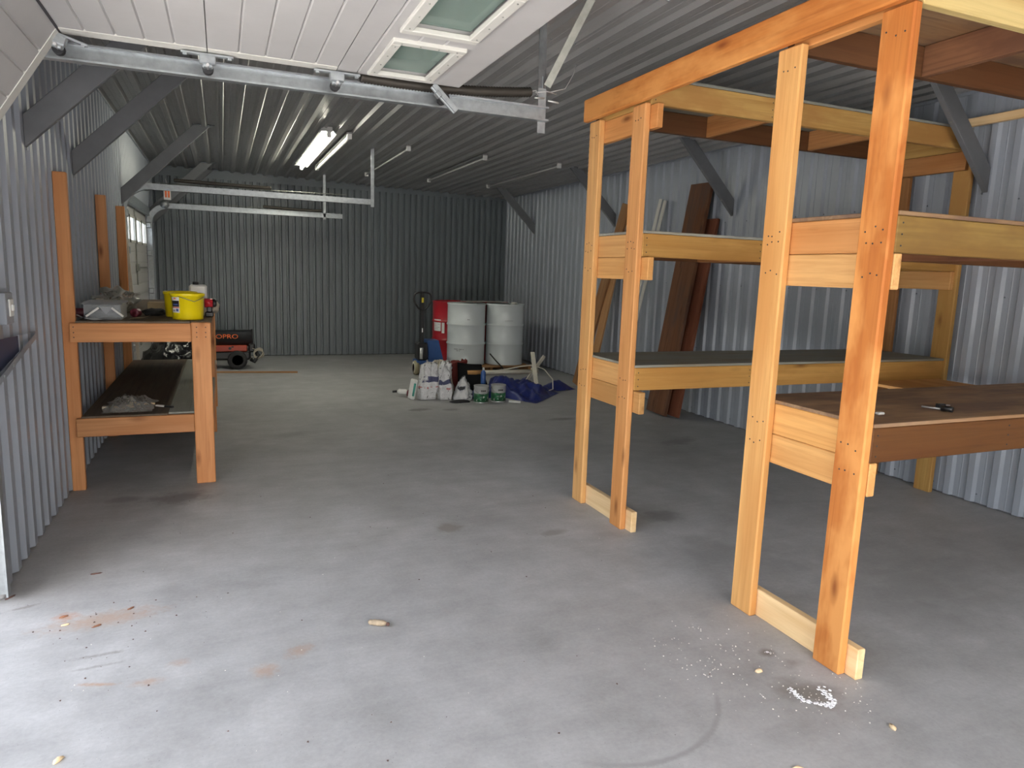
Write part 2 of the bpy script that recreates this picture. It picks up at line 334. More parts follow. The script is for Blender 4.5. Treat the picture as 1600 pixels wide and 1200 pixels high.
# ---------------------------------------------------------------- mesh helpers
class MB:
    def __init__(s): s.bm = bmesh.new(); s.mats = []; s.mi = 0
    def mat(s, m):
        if m not in s.mats: s.mats.append(m)
        s.mi = s.mats.index(m); return s
    def _f(s, fs, smooth=False):
        for f in fs: f.material_index = s.mi; f.smooth = smooth
    def box(s, lo, hi, bev=0.0, mtx=None):
        r = bmesh.ops.create_cube(s.bm, size=1.0); vs = r['verts']
        for v in vs:
            v.co = Vector([lo[i] + (v.co[i] + 0.5) * (hi[i] - lo[i]) for i in range(3)])
        fs = list({f for v in vs for f in v.link_faces})
        if bev:
            es = list({e for v in vs for e in v.link_edges})
            rr = bmesh.ops.bevel(s.bm, geom=es, offset=bev, segments=1, affect='EDGES', profile=0.5)
            vs = list({v for f in rr['faces'] for v in f.verts} | {v for v in vs if v.is_valid})
            fs = list({f for v in vs for f in v.link_faces})
        if mtx is not None:
            for v in vs: v.co = mtx @ v.co
        s._f(fs); return s
    def tube(s, pts, r, n=8, caps=True, smooth=True, radii=None):
        pts = [Vector(p) for p in pts]; rings = []; prev = None
        for i, p in enumerate(pts):
            t = (pts[min(i + 1, len(pts) - 1)] - pts[max(i - 1, 0)]).normalized()
            if prev is None:
                a = Vector((0, 0, 1)) if abs(t.z) < 0.9 else Vector((1, 0, 0)); a = (a - t * a.dot(t)).normalized()
            else: a = (prev - t * prev.dot(t)).normalized()
            prev = a; c = t.cross(a); rr = radii[i] if radii else r
            rings.append([s.bm.verts.new(p + rr * (math.cos(2 * math.pi * k / n) * a + math.sin(2 * math.pi * k / n) * c)) for k in range(n)])
        for A, B in zip(rings, rings[1:]):
            s._f([s.bm.faces.new((A[k], A[(k + 1) % n], B[(k + 1) % n], B[k])) for k in range(n)], smooth)
        if caps:
            s._f([s.bm.faces.new(rings[0][::-1]), s.bm.faces.new(rings[-1])])
        return s
    def lathe(s, prof, c=(0, 0, 0), n=24, smooth=True, axis='z', a0=0.0, a1=None):
        full = a1 is None; a1 = 2 * math.pi if full else a1; cnt = n if full else n + 1; rings = []
        for r, z in prof:
            ring = []
            for k in range(cnt):
                a = a0 + (a1 - a0) * k / n
                q = (r * math.cos(a), r * math.sin(a), z)
                if axis == 'x': q = (z, q[0], q[1])
                if axis == 'y': q = (q[1], z, q[0])
                ring.append(s.bm.verts.new((c[0] + q[0], c[1] + q[1], c[2] + q[2])))
            rings.append(ring)
        for A, B in zip(rings, rings[1:]):
            fs = []
            for k in range(cnt if full else cnt - 1):
                j = (k + 1) % cnt
                fs.append(s.bm.faces.new((A[k], A[j], B[j], B[k])))
            s._f(fs, smooth)
        if full:
            if prof[0][0] > 1e-6: s._f([s.bm.faces.new(rings[0][::-1])])
            if prof[-1][0] > 1e-6: s._f([s.bm.faces.new(rings[-1])])
        return s
    def poly_prism(s, poly, a, b, axis='y'):
        # poly: 2-D points in the plane across axis; extruded from a to b
        def P(q, t):
            return {'y': (q[0], t, q[1]), 'x': (t, q[0], q[1]), 'z': (q[0], q[1], t)}[axis]
        A = [s.bm.verts.new(P(q, a)) for q in poly]; B = [s.bm.verts.new(P(q, b)) for q in poly]; n = len(poly)
        fs = [s.bm.faces.new((A[k], A[(k + 1) % n], B[(k + 1) % n], B[k])) for k in range(n)]
        fs += [s.bm.faces.new(A[::-1]), s.bm.faces.new(B)]
        s._f(fs); return s
    def grid(s, nx, ny, fn, smooth=True):
        V = [[s.bm.verts.new(fn(i / nx, j / ny)) for i in range(nx + 1)] for j in range(ny + 1)]
        s._f([s.bm.faces.new((V[j][i], V[j][i + 1], V[j + 1][i + 1], V[j + 1][i])) for j in range(ny) for i in range(nx)], smooth); return s
    def blob(s, c, r, seed=0, amp=0.2, freq=2.0, sub=3, flat=None, pinch=0.0):
        rr = bmesh.ops.create_icosphere(s.bm, subdivisions=sub, radius=1.0); vs = rr['verts']
        for v in vs:
            d = v.co.copy(); k = 1 + amp * noise.fractal(d * freq + Vector((seed * 3.7, seed, -seed)), 0.8, 2.0, 4)
            p = Vector((d.x * r[0], d.y * r[1], d.z * r[2])) * k
            if pinch: t = (p.z / r[2] + 1) / 2; q = 1 - pinch * max(0, t); p.x *= q; p.y *= q
            p += Vector(c)
            if flat is not None and p.z < flat: p.z = flat
            v.co = p
        s._f(list({f for v in vs for f in v.link_faces}), True); return s
    def build(s, name, m=None, parent=None, root=None, origin=None, recalc=True):
        if recalc: bmesh.ops.recalc_face_normals(s.bm, faces=s.bm.faces)
        me = bpy.data.meshes.new(name)
        xs = [v.co for v in s.bm.verts]
        if origin is None:
            o = Vector([(min(v[i] for v in xs) + max(v[i] for v in xs)) / 2 for i in range(3)])
        else: o = Vector(origin)
        for v in s.bm.verts: v.co -= o
        s.bm.to_mesh(me); s.bm.free()
        for mm in (s.mats or [m]): me.materials.append(mm)
        ob = bpy.data.objects.new(name, me); COL.objects.link(ob)
        place(ob, o, parent); return ob

WORLD = {}
def place(ob, o, parent):
    WORLD[ob] = Vector(o)
    if parent is not None:
        ob.parent = parent; ob.location = Vector(o) - WORLD[parent]
    else: ob.location = o
def tag(o, label=None, cat=None, group=None, kind=None):
    if label: o['label'] = label
    if cat: o['category'] = cat
    if group: o['group'] = group
    if kind: o['kind'] = kind
    return o
def thing(name, label, cat, loc, group=None):
    o = bpy.data.objects.new(name, None); COL.objects.link(o); o.location = loc; o.empty_display_size = 0.1
    WORLD[o] = Vector(loc); return tag(o, label, cat, group)
def board_between(name, p0, p1, wdir, wid, thk, mat, parent=None, bev=0.0035):
    """lumber from p0 to p1 (centre line); its mesh runs along local X so the grain follows it"""
    p0, p1 = Vector(p0), Vector(p1); x = (p1 - p0); L = x.length; x.normalize()
    y = Vector(wdir); y = (y - x * y.dot(x)).normalized(); z = x.cross(y)
    b = MB().box((-L / 2, -wid / 2, -thk / 2), (L / 2, wid / 2, thk / 2), bev)
    ob = b.build(name, mat, None, origin=(0, 0, 0))
    ob.rotation_euler = Matrix((x, y, z)).transposed().to_euler()
    place(ob, (p0 + p1) / 2, parent); return ob
def board(name, lo, hi, mat, parent=None, bev=0.0035):
    d = [hi[i] - lo[i] for i in range(3)]; k = max(range(3), key=lambda i: d[i]); c = [(hi[i] + lo[i]) / 2 for i in range(3)]
    rest = sorted([i for i in range(3) if i != k], key=lambda i: -d[i])
    p0, p1 = list(c), list(c); p0[k] = lo[k]; p1[k] = hi[k]; wd = [0, 0, 0]; wd[rest[0]] = 1
    return board_between(name, p0, p1, wd, d[rest[0]], d[rest[1]], mat, parent, min(bev, d[rest[1]] * 0.3))
def text_mesh(name, body, size, mat, parent, loc, rot, depth=0.002, sx=1.0):
    cu_ = bpy.data.curves.new(name, 'FONT'); cu_.body = body; cu_.size = size; cu_.extrude = depth; cu_.align_x = 'CENTER'; cu_.align_y = 'CENTER'
    t = bpy.data.objects.new('tmp', cu_); COL.objects.link(t)
    dg = bpy.context.evaluated_depsgraph_get(); me = bpy.data.meshes.new_from_object(t.evaluated_get(dg))
    bpy.data.objects.remove(t); bpy.data.curves.remove(cu_); me.name = name
    me.materials.clear(); me.materials.append(mat)
    o = bpy.data.objects.new(name, me); COL.objects.link(o); o.rotation_euler = rot; o.scale = (sx, 1, 1); place(o, loc, parent); return o

# ---------------------------------------------------------------- room shell
XL, XR, YB, YF = -0.96, 4.885, 12.27, -2.4
def zc(x): return 2.965 - 0.0165 * (x - XL)
fl = MB().box((XL - 0.16, YF, -0.12), (XR + 0.05, YB + 0.05, 0.0)).build('floor', M['concrete'], origin=(0, 0, 0)); tag(fl, kind='structure')
gr = MB().box((-30, -25, -0.25), (30, 40, -0.14)).build('ground', M['gravel'], origin=(0, 0, 0)); tag(gr, kind='structure')

def corrugated(name, parent, mat, u0, u1, v0, v1, P, pitch, rib=0.022, top=0.026, base=0.062, phase=0.0, zlimit=None):
    """one sheet: u across the ribs, v along them; P(u, v, d) -> point, d = proud into the room"""
    us = [(u0, 0.0)]; k = math.floor((u0 - phase) / pitch)
    while True:
        c = phase + k * pitch; k += 1
        if c - base / 2 > u1: break
        for du, d in ((-base / 2, 0), (-top / 2, rib), (top / 2, rib), (base / 2, 0)):
            if u0 < c + du < u1: us.append((c + du, d))
        mid = c + pitch / 2
        if u0 < mid - 0.006 and mid + 0.006 < u1 and pitch > 0.14:
            us += [(mid - 0.006, 0.0), (mid, 0.0025), (mid + 0.006, 0.0)]
    us.append((u1, 0.0))
    b = MB()
    V = [[b.bm.verts.new(P(u, v, d)) for u, d in us] for v in (v0, v1)]
    fs = [b.bm.faces.new((V[0][i], V[0][i + 1], V[1][i + 1], V[1][i])) for i in range(len(us) - 1)]
    b._f(fs)
    return b.build(name, mat, parent, recalc=False)
def sheets(parent, mat, a0, a1, width, v0, v1, P, pitch, phase=0.0, name='metal_sheet', **k):
    u = a0; i = 0
    while u < a1 - 0.01:
        e = min(u + width, a1); lift = 0.0015 * (i % 2)
        corrugated(name, parent, mat, u, min(e + 0.02, a1), v0, v1, (lambda uu, vv, d, l=lift: P(uu, vv, d + l)), pitch, phase=phase, **k)
        u = e; i += 1
PW = 0.1635; W6 = PW * 6
# left wall: solid, door 1 opening (y -1.35..3.50), solid, door 2 opening (8.55..11.35), solid
wl = MB()
for (a, b_, z0, z1) in ((YF, -1.0, 0, 2.97), (-1.0, 3.5, 2.16, 2.97), (3.5, 8.55, 0, 2.97), (8.55, 11.35, 2.14, 2.97), (11.35, YB, 0, 2.97)):
    wl.box((XL - 0.14, a, z0), (XL - 0.004, b_, z1))
wall_left = tag(wl.build('wall_left', M['backing']), kind='structure')
PL = lambda u, v, d: (XL + d, u, v)
sheets(wall_left, M['sheet_wall'], 3.57, 8.55, W6, 0.012, 2.95, PL, PW, 3.66, top=0.055, base=0.095)
sheets(wall_left, M['sheet_wall'], 8.55, 11.35, W6, 2.14, 2.95, PL, 0.075, 8.6, rib=0.012, top=0.016, base=0.045)
sheets(wall_left, M['sheet_wall'], 11.35, YB, W6, 0.012, 2.95, PL, PW, 3.66, top=0.055, base=0.095)
sheets(wall_left, M['sheet_wall'], -1.0, 3.57, W6, 2.16, 2.95, PL, PW, 3.66, top=0.055, base=0.095)
sheets(wall_left, M['sheet_wall'], YF, -1.0, W6, 0.012, 2.95, PL, PW, 3.66)
# right wall
wall_right = tag(MB().box((XR + 0.004, YF, 0), (XR + 0.10, YB, 2.97)).build('wall_right', M['backing']), kind='structure')
PR = lambda u, v, d: (XR - d, u, v)
sheets(wall_right, M['sheet_wall'], YF, YB, W6, 0.012, 2.93, PR, PW, 2.83, top=0.042, base=0.076)
# back wall
wall_back = tag(MB().box((XL - 0.14, YB + 0.004, 0), (XR + 0.1, YB + 0.10, 2.97)).build('wall_back', M['backing']), kind='structure')
PB = lambda u, v, d: (u, YB - d, v)
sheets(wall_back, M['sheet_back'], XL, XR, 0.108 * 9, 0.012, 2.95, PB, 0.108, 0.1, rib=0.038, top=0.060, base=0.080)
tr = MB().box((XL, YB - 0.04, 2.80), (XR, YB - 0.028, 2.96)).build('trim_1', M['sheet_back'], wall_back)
wall_front = tag(MB().box((XL - 0.14, YF - 0.1, 0), (-0.75, YF, 2.97)).box((3.2, YF - 0.1, 0), (XR + 0.1, YF, 2.97)).box((-0.75, YF - 0.1, 2.42), (3.2, YF, 2.97)).build('wall_front', M['backing']), kind='structure')  # opening behind the camera added to let in fill light
# ceiling
cl = MB()
cl.poly_prism([(XL - 0.14, zc(XL - 0.14) + 0.004), (XR + 0.1, zc(XR + 0.1) + 0.004), (XR + 0.1, 3.10), (XL - 0.14, 3.10)], YF - 0.1, YB + 0.1)
ceiling = tag(cl.build('ceiling', M['backing']), kind='structure')
for (y0, y1, dz) in ((YF, 4.75, 0.0), (4.72, 8.22, 0.002), (8.19, 11.1, 0.0), (11.07, YB, 0.002)):
    sheets(ceiling, M['sheet_ceiling'], XL, XR, W6, y0, y1, (lambda u, v, d, dz=dz: (u, v, zc(u) - d - dz)), PW, 0.035, top=0.040, base=0.078, rib=0.026)
eave = tag(MB().poly_prism([(XL - 0.14, 2.98), (-2.15, 2.72), (-2.15, 2.80), (XL - 0.14, 3.08)], YF - 0.6, YB + 0.6).build('added_eave_shade', M['sheet_ceiling'], ceiling))  # unseen overhang added to cut skylight on the floor by the door
# corner mouldings
tm = MB().box((XL, 3.57, 2.925), (XL + 0.03, YB, 2.955)).build('trim_2', M['sheet_wall'], wall_left)
tm = MB().box((XR - 0.035, YF, 2.835), (XR - 0.024, YB, 2.868)).build('trim_3', M['sheet_wall'], wall_right)
# screw rows on ceiling and walls
sc = MB()
def dot(bm, p, n, r):
    n = Vector(n); a = Vector((1, 0, 0)) if abs(n.x) < 0.9 else Vector((0, 1, 0)); a = (a - n * a.dot(n)).normalized(); c = n.cross(a); p = Vector(p)
    base = [bm.bm.verts.new(p + r * (math.cos(k * 1.0472) * a + math.sin(k * 1.0472) * c)) for k in range(6)]
    top = [bm.bm.verts.new(p + n * r * 0.7 + 0.6 * r * (math.cos(k * 1.0472) * a + math.sin(k * 1.0472) * c)) for k in range(6)]
    fs = [bm.bm.faces.new((base[k], base[(k + 1) % 6], top[(k + 1) % 6], top[k])) for k in range(6)] + [bm.bm.faces.new(top)]
    bm._f(fs)
for y in (2.9, 4.1, 5.25, 6.5, 7.5, 8.6, 9.6, 10.5, 11.0, 11.7):
    x = 0.035 - PW * 6 + 0.06
    while x < XR - 0.1:
        if x > XL + 0.05: dot(sc, (x, y, zc(x) - 0.001), (0, 0, -1), 0.008)
        x += PW
sco = sc.build('screw_heads', M['galv'], ceiling); sco['kind'] = 'stuff'
sc = MB()
for z in (0.07, 0.75, 1.45, 2.1):
    y = 2.83 - PW * 10 - 0.045; i = 0
    while y < YB - 0.1:
        if i % 2 == 0: dot(sc, (XR - 0.001, y, z), (-1, 0, 0), 0.007)
        y += PW; i += 1
sco = sc.build('screw_heads', M['sheet_back'], wall_right); sco['kind'] = 'stuff'
# door 1 jamb
jm = MB().box((-1.10, 3.53, 0.0), (-0.960, 3.57, 2.16), 0.004).build('trim_4', M['tube_off'], wall_left)
jm = MB().blob((-1.0, 3.545, 0.04), (0.08, 0.05, 0.10), 3, 0.12, 2, 3, 0.0).build('concrete_stub', M['concrete'], wall_left)

# ---------------------------------------------------------------- knee braces
def brace(y, side, label, up=1.0, length=None):
    t = 0.020
    if side == 'R':
        x0 = XR - 0.022; poly = [(x0, 2.155), (x0, 2.32), (x0 - (zc(4.1) - 2.32), zc(4.2)), (x0 - (zc(4.1) - 2.155), zc(4.1))]
    else:
        x0 = XL + 0.022; poly = [(x0, 2.07), (x0, 2.235), (x0 + (2.96 - 2.235), 2.955), (x0 + (2.955 - 2.07), 2.95)]
    b = MB().poly_prism(poly, y - t, y + t)
    es = list(b.bm.edges); bmesh.ops.bevel(b.bm, geom=es, offset=0.003, segments=1, affect='EDGES')
    o = b.build('knee_brace', M['brace']); tag(o, label, 'brace', 'knee braces under the ceiling')
    # nail heads and the torn edge of the sheet where it passes through
    n = MB()
    d = Vector((-1, 0, 1)) if side == 'R' else Vector((1, 0, 1))
    pz = Vector((poly[0][0], y - t - 0.001, poly[0][1]))
    low = (Vector((-1, 0, -1)) if side == 'R' else Vector((1, 0, -1))).normalized()
    for s_ in (0.15, 0.42, 0.66): dot(n, Vector((poly[0][0], y, poly[0][1])) + d * s_, low, 0.007)
    n.build('nail_heads', M['galv_dark'], o)['kind'] = 'stuff'
    f = MB()
    cx = poly[2][0]; ex = poly[3][0]; zz = zc((cx + ex) / 2) - 0.012
    f.tube([(min(cx, ex) - 0.03, y - 0.03, zz), ((cx + ex) / 2 - 0.03, y - 0.034, zz - 0.006), (max(cx, ex) + 0.03, y - 0.03, zz + 0.004)], 0.006, 5)
    f.build('cut_edge', M['galv'], o)
    wv = MB(); xs = poly[0][0]
    wv.box((min(xs, xs - 0.004), y + t, poly[0][1] - 0.01), (max(xs, xs + 0.004), y + t + 0.012, poly[1][1] + 0.01))
    wv.build('cut_edge', M['galv'], o)
    return o
brace(3.33, 'R', 'grey knee brace at right wall seen above the nearer wooden shelf unit')
brace(5.93, 'R', 'grey knee brace at right wall above the tall dark leaning planks')
brace(8.27, 'R', 'grey knee brace at right wall behind the far pair of rack posts')
brace(10.88, 'R', 'grey knee brace at right wall nearest the back corner above the drums')
brace(4.53, 'L', 'grey knee brace at left wall right beneath the raised white garage door')
brace(5.83, 'L', 'long grey knee brace at left wall above the tall bench posts')
brace(8.42, 'L', 'dark grey knee brace at left wall just before the closed white door')
brace(11.42, 'L', 'lamp-lit pale grey knee brace at left wall beyond the closed white door')
brace(12.16, 'L', 'grey knee brace lying against the back wall in the left corner')

# ---------------------------------------------------------------- sectional doors
def channel(parent, name, path, h=0.062, d=0.045, mat=None, open_dir=-1, t=0.004):
    """C channel along a path in the x-z plane at the given y; opens towards open_dir*y"""
    pts = [Vector(p) for p in path]; b = MB()
    sec = [(-h / 2, 0), (-h / 2, d), (-h / 2 + t * 2, d)]           # (offset along normal, offset along y)
    rings = []
    for i, p in enumerate(pts):
        tg = (pts[min(i + 1, len(pts) - 1)] - pts[max(i - 1, 0)]).normalized(); nrm = Vector((-tg.z, 0, tg.x))
        prof = [(-h / 2 + 0.008, d), (-h / 2, d), (-h / 2, 0), (h / 2, 0), (h / 2, d), (h / 2 - 0.008, d),
                (h / 2 - 0.008, d - t), (h / 2 - t, d - t), (h / 2 - t, t), (-h / 2 + t, t), (-h / 2 + t, d - t), (-h / 2 + 0.008, d - t)]
        rings.append([b.bm.verts.new(p + nrm * a + Vector((0, open_dir * c, 0))) for a, c in prof])
    n = len(rings[0])
    for A, B in zip(rings, rings[1:]):
        b._f([b.bm.faces.new((A[k], A[(k + 1) % n], B[(k + 1) % n], B[k])) for k in range(n)])
    b._f([b.bm.faces.new(rings[0][::-1]), b.bm.faces.new(rings[-1])])
    return b.build(name, mat or M['galv'], parent)
def track_path(xe, z, xv=-0.87, r=0.27):
    p = [(xv, 0, 0.03)] + [(xv, 0, z - r - 0.4)]
    for k in range(9):
        a = math.pi / 2 * k / 8; p.append((xv + r - r * math.cos(a), 0, z - r + r * math.sin(a)))
    return p + [(xe, 0, z)]
def spring_coil(parent, p0, p1, r, sag=0.0, turns=58):
    p0, p1 = Vector(p0), Vector(p1); pts, rad = [], []
    for i in range(turns * 2 + 1):
        t = i / (turns * 2); q = p0.lerp(p1, t); q.z -= sag * 4 * t * (1 - t); pts.append(q); rad.append(r if i % 2 else r * 0.8)
    return MB().tube(pts, r, 10, radii=rad).build('spring', M['spring'], parent)
def hinge(parent, x, y, z, a=0.0):
    b = MB(); R_ = Matrix.Translation((x, y, z)) @ Matrix.Rotation(a, 4, 'Y')
    b.box((-0.10, -0.004, -0.012), (0.10, 0.022, -0.004), 0.001, R_)
    b.box((-0.032, -0.006, -0.045), (0.032, 0.024, -0.010), 0.004, R_)
    b.box((-0.020, 0.015, -0.055), (0.020, 0.050, -0.020), 0.004, R_)
    for dx in (-0.085, 0.085):
        b.box((dx - 0.008, 0.0, -0.020), (dx + 0.008, 0.014, -0.010), 0.002, R_)
    o = b.build('roller_bracket', M['galv'], parent)
    r = MB().mat(M['black_rubber']).tube([R_ @ Vector((0, 0.05, -0.05)), R_ @ Vector((0, 0.085, -0.05))], 0.022, 12)
    r.mat(M['steel']).tube([R_ @ Vector((0, -0.01, -0.05)), R_ @ Vector((0, 0.05, -0.05))], 0.006, 8)
    r.build('roller', None, o); return o

# door 1: raised overhead
door_1 = bpy.data.objects.new('door_1', None); COL.objects.link(door_1); WORLD[door_1] = Vector((0, 1.1, 2.36)); door_1.location = (0, 1.1, 2.36); door_1['kind'] = 'structure'
ZD = 2.36; TH = 0.042; Y0, Y1 = -1.40, 3.335
def slat_profile(x0, x1, z, grooves, a=0.0, piv=(0, 0)):
    pts = [(x0, z)]
    for g in grooves: pts += [(g - 0.006, z), (g, z + 0.006), (g + 0.006, z)]
    pts += [(x1, z), (x1, z + TH), (x0, z + TH)]
    ca, sa = math.cos(a), math.sin(a)
    return [(piv[0] + (p[0] - piv[0]) * ca - (p[1] - piv[1]) * sa, piv[1] + (p[0] - piv[0]) * sa + (p[1] - piv[1]) * ca) for p in pts]
def door_section(x0, x1, grooves, a=0.0, piv=(0, 0)):
    o = MB().poly_prism(slat_profile(x0, x1, ZD, grooves, a, piv), Y0, Y1 - 0.012).build('door_section', M['white_door'], door_1)
    st = MB().poly_prism(slat_profile(x0, x1, ZD - 0.002, [], a, piv), Y1 - 0.009, Y1 + 0.0)
    st.poly_prism([(p[0], p[1]) for p in slat_profile(x0, x1, ZD - 0.003, [], a, piv)], Y1 - 0.075, Y1 - 0.008)
    s_ = st.build('end_stile', M['white_trim'], o); return o
door_section(-0.545, -0.030, [-0.457, -0.353, -0.250, -0.146])
door_section(-0.026, 0.492, [0.093, 0.197, 0.300, 0.400])
piv = (-0.55, ZD)
s1 = door_section(-1.07, -0.556, [-0.97, -0.87, -0.76, -0.66], math.radians(58) , piv)
# section 4 with windows
x0, x1 = 0.496, 1.065; wins = []
yy = 3.275
while yy > Y0 + 0.5: wins.append((yy - 0.52, yy)); yy -= 0.62
fx0, fx1 = 0.622, 0.915
s4 = MB().poly_prism(slat_profile(x0, fx0 + 0.02, ZD, [0.585]), Y0, Y1 - 0.012)
s4.poly_prism(slat_profile(fx1 - 0.02, x1, ZD, []), Y0, Y1 - 0.012)
edges = [Y1 - 0.012] + [v for wv in wins for v in (wv[1] - 0.02, wv[0] + 0.02)] + [Y0]
for k in range(0, len(edges), 2):
    if edges[k] - edges[k + 1] > 0.005:
        s4.poly_prism(slat_profile(fx0 + 0.02, fx1 - 0.02, ZD, [0.72, 0.82]), edges[k + 1], edges[k])
s4 = s4.build('door_section', M['white_door'], door_1)
for (a, b_) in wins:
    f = MB(); t = 0.040
    for (lo, hi) in (((fx0, a), (fx1, a + t)), ((fx0, b_ - t), (fx1, b_)), ((fx0, a + t), (fx0 + t, b_ - t)), ((fx1 - t, a + t), (fx1, b_ - t))):
        f.box((lo[0], lo[1], ZD - 0.014), (hi[0], hi[1], ZD + 0.006), 0.003)
    fo = f.build('window_frame', M['white_trim'], s4)
    n = MB()
    for k in range(4):
        q = (k + 0.5) / 4
        for xx in (fx0 + 0.02, fx1 - 0.02): dot(n, (xx, a + q * (b_ - a), ZD - 0.014), (0, 0, -1), 0.004)
        dot(n, (fx0 + q * (fx1 - fx0), a + 0.02, ZD - 0.014), (0, 0, -1), 0.004)
    n.build('frame_screws', M['galv_dark'], s4)['kind'] = 'stuff'
    MB().box((fx0 + t - 0.005, a + t - 0.005, ZD + 0.018), (fx1 - t + 0.005, b_ - t + 0.005, ZD + 0.022)).build('window_pane', M['glass'], s4)
sl = MB().box((-0.553, Y0, ZD - 0.004), (-0.544, Y1, ZD + TH)).build('joint_seal', M['seal'], door_1)
for (x, a) in ((-0.55, 0.30), (-0.028, 0.0), (0.497, 0.0)): hinge(door_1, x, Y1 - 0.03, ZD - 0.004, a)
b = MB()
Rm = Matrix.Translation((0.945, Y1 - 0.02, ZD - 0.02)) @ Matrix.Rotation(0.75, 4, 'Y')
b.box((-0.016, 0, -0.010), (0.14, 0.02, 0.0), 0.003, Rm); b.box((-0.016, 0, 0.0), (0.14, 0.005, 0.022), 0.001, Rm)
b.box((0.015, -0.01, -0.016), (0.045, 0.03, 0.006), 0.003, Rm); b.build('top_bracket', M['galv'], door_1)
MB().tube([(1.02, 3.40, 2.325), (1.02, 3.46, 2.325)], 0.024, 12).build('top_roller', M['black_rubber'], door_1)
channel(door_1, 'door_track', [(x, 3.50, z) for x, _, z in track_path(1.60, 2.326, -0.935)], h=0.070)
sp = spring_coil(door_1, (0.62, 3.43, 2.375), (1.50, 3.47, 2.425), 0.026, 0.02)
hk = MB().tube([(1.49, 3.47, 2.425), (1.53, 3.475, 2.44), (1.545, 3.48, 2.42), (1.53, 3.485, 2.405), (1.585, 3.49, 2.41)], 0.005, 6)
hk.tube([(1.53, 3.485, 2.43), (1.60, 3.49, 2.445), (1.66, 3.5, 2.44)], 0.003, 5)
hk.tube([(1.60, 3.47, 2.395), (1.66, 3.47, 2.39)], 0.005, 6); hk.build('spring_hook', M['steel'], door_1)
# hanger angles
hb = MB().box((1.578, 3.500, 2.235), (1.582, 3.545, 2.52)); hb.box((1.556, 3.497, 2.235), (1.600, 3.501, 2.46)); hb.build('track_hanger', M['galv'], door_1)
board_between('track_hanger', (1.578, 3.505, 2.40), (1.575, 3.52, 2.955), (1, 0.3, 0), 0.050, 0.004, M['galv'], door_1, 0)
board_between('hanger_strap', (1.60, 3.49, 2.47), (1.79, 3.35, 2.93), (1, 0, -0.3), 0.040, 0.004, M['galv_dark'], door_1, 0)
MB().tube([(1.62, 3.50, 2.445), (1.72, 3.52, 2.48), (1.77, 3.53, 2.56), (1.79, 3.54, 2.62)], 0.002, 5).build('loose_wire', M['steel'], door_1)

# door 2: closed, in left wall near the back
door_2 = bpy.data.objects.new('door_2', None); COL.objects.link(door_2); WORLD[door_2] = Vector((-0.99, 9.95, 0)); door_2.location = (-0.99, 9.95, 0); door_2['kind'] = 'structure'
DX = -1.0
for k in range(4):
    z0 = 0.02 + k * 0.53; z1 = z0 + 0.527
    def prof(zs, ze):
        p = [(DX + 0.025, zs)]; n = 4
        for q in range(1, n):
            g = z0 + 0.53 * q / n
            if zs + 0.01 < g < ze - 0.01: p += [(DX + 0.025, g - 0.006), (DX + 0.018, g), (DX + 0.025, g + 0.006)]
        return p + [(DX + 0.025, ze), (DX - 0.02, ze), (DX - 0.02, zs)]
    if k < 3: MB().poly_prism(prof(z0, z1), 8.58, 11.32).build('door_section', M['white_door'], door_2)
    else:
        wz0, wz1 = z0 + 0.10, z0 + 0.42
        b = MB().poly_prism(prof(z0, wz0), 8.58, 11.32); b.poly_prism(prof(wz1, z1), 8.58, 11.32)
        ys = [8.58]; c = 8.72; ws = []
        for q in range(4): ws.append((c, c + 0.56)); c += 0.66
        e = [8.58] + [v for wv in ws for v in wv] + [11.32]
        for q in range(0, len(e), 2): b.box((DX - 0.02, e[q], wz0), (DX + 0.025, e[q + 1], wz1))
        so = b.build('door_section', M['white_door'], door_2)
        for a, c2 in ws:
            f = MB()
            for lo, hi in (((a, wz0), (c2, wz0 + .03)), ((a, wz1 - .03), (c2, wz1)), ((a, wz0), (a + .03, wz1)), ((c2 - .03, wz0), (c2, wz1))):
                f.box((DX + 0.02, lo[0], lo[1]), (DX + 0.034, hi[0], hi[1]))
            f.build('window_frame', M['white_trim'], so)
            MB().box((DX, a, wz0), (DX + 0.004, c2, wz1)).build('window_pane', M['frosted'], so)
channel(door_2, 'door_track', [(x, 8.56, z) for x, _, z in track_path(1.70, 2.285, -0.945)], open_dir=1)
channel(door_2, 'door_track', [(x, 11.34, z) for x, _, z in track_path(1.77, 2.285, -0.93)], open_dir=-1, h=0.07)
for (y, xe) in ((8.56, 1.69), (11.34, 1.50)):
    MB().box((xe - 0.02, y - 0.004, 2.225), (xe + 0.02, y, zc(xe)), 0.001).box((xe + 0.016, y, 2.225), (xe + 0.020, y + 0.035, zc(xe))).build('track_hanger', M['galv'], door_2)
for y in (8.50, 11.40): MB().box((-0.97, y - 0.05, 0.0), (-0.925, y + 0.05, 2.16), 0.004).build('door_jamb', M['sheet_back'], door_2)
MB().box((-0.97, 8.45, 2.13), (-0.92, 11.45, 2.25), 0.004).build('door_header', M['sheet_back'], door_2)
spring_coil(door_2, (-0.45, 8.60, 2.37), (0.55, 8.60, 2.36), 0.022, 0.0, 50)
spring_coil(door_2, (0.6, 11.28, 2.36), (1.45, 11.28, 2.35), 0.022, 0.01, 40)
for y in (8.62, 11.28):
    MB().lathe([(0.0, -0.02), (0.06, -0.02), (0.045, -0.006), (0.045, 0.006), (0.06, 0.02), (0.0, 0.02)], (-0.72, y, 2.30), 20, axis='y').build('cable_pulley', M['galv'], door_2)
    MB().tube([(-0.66, y, 2.33), (1.4, y, 2.35)], 0.004, 5).build('lift_cable', M['galv_dark'], door_2)
lb = MB().box((DX + 0.028, 9.86, 1.20), (DX + 0.040, 9.90, 2.20), 0.001)
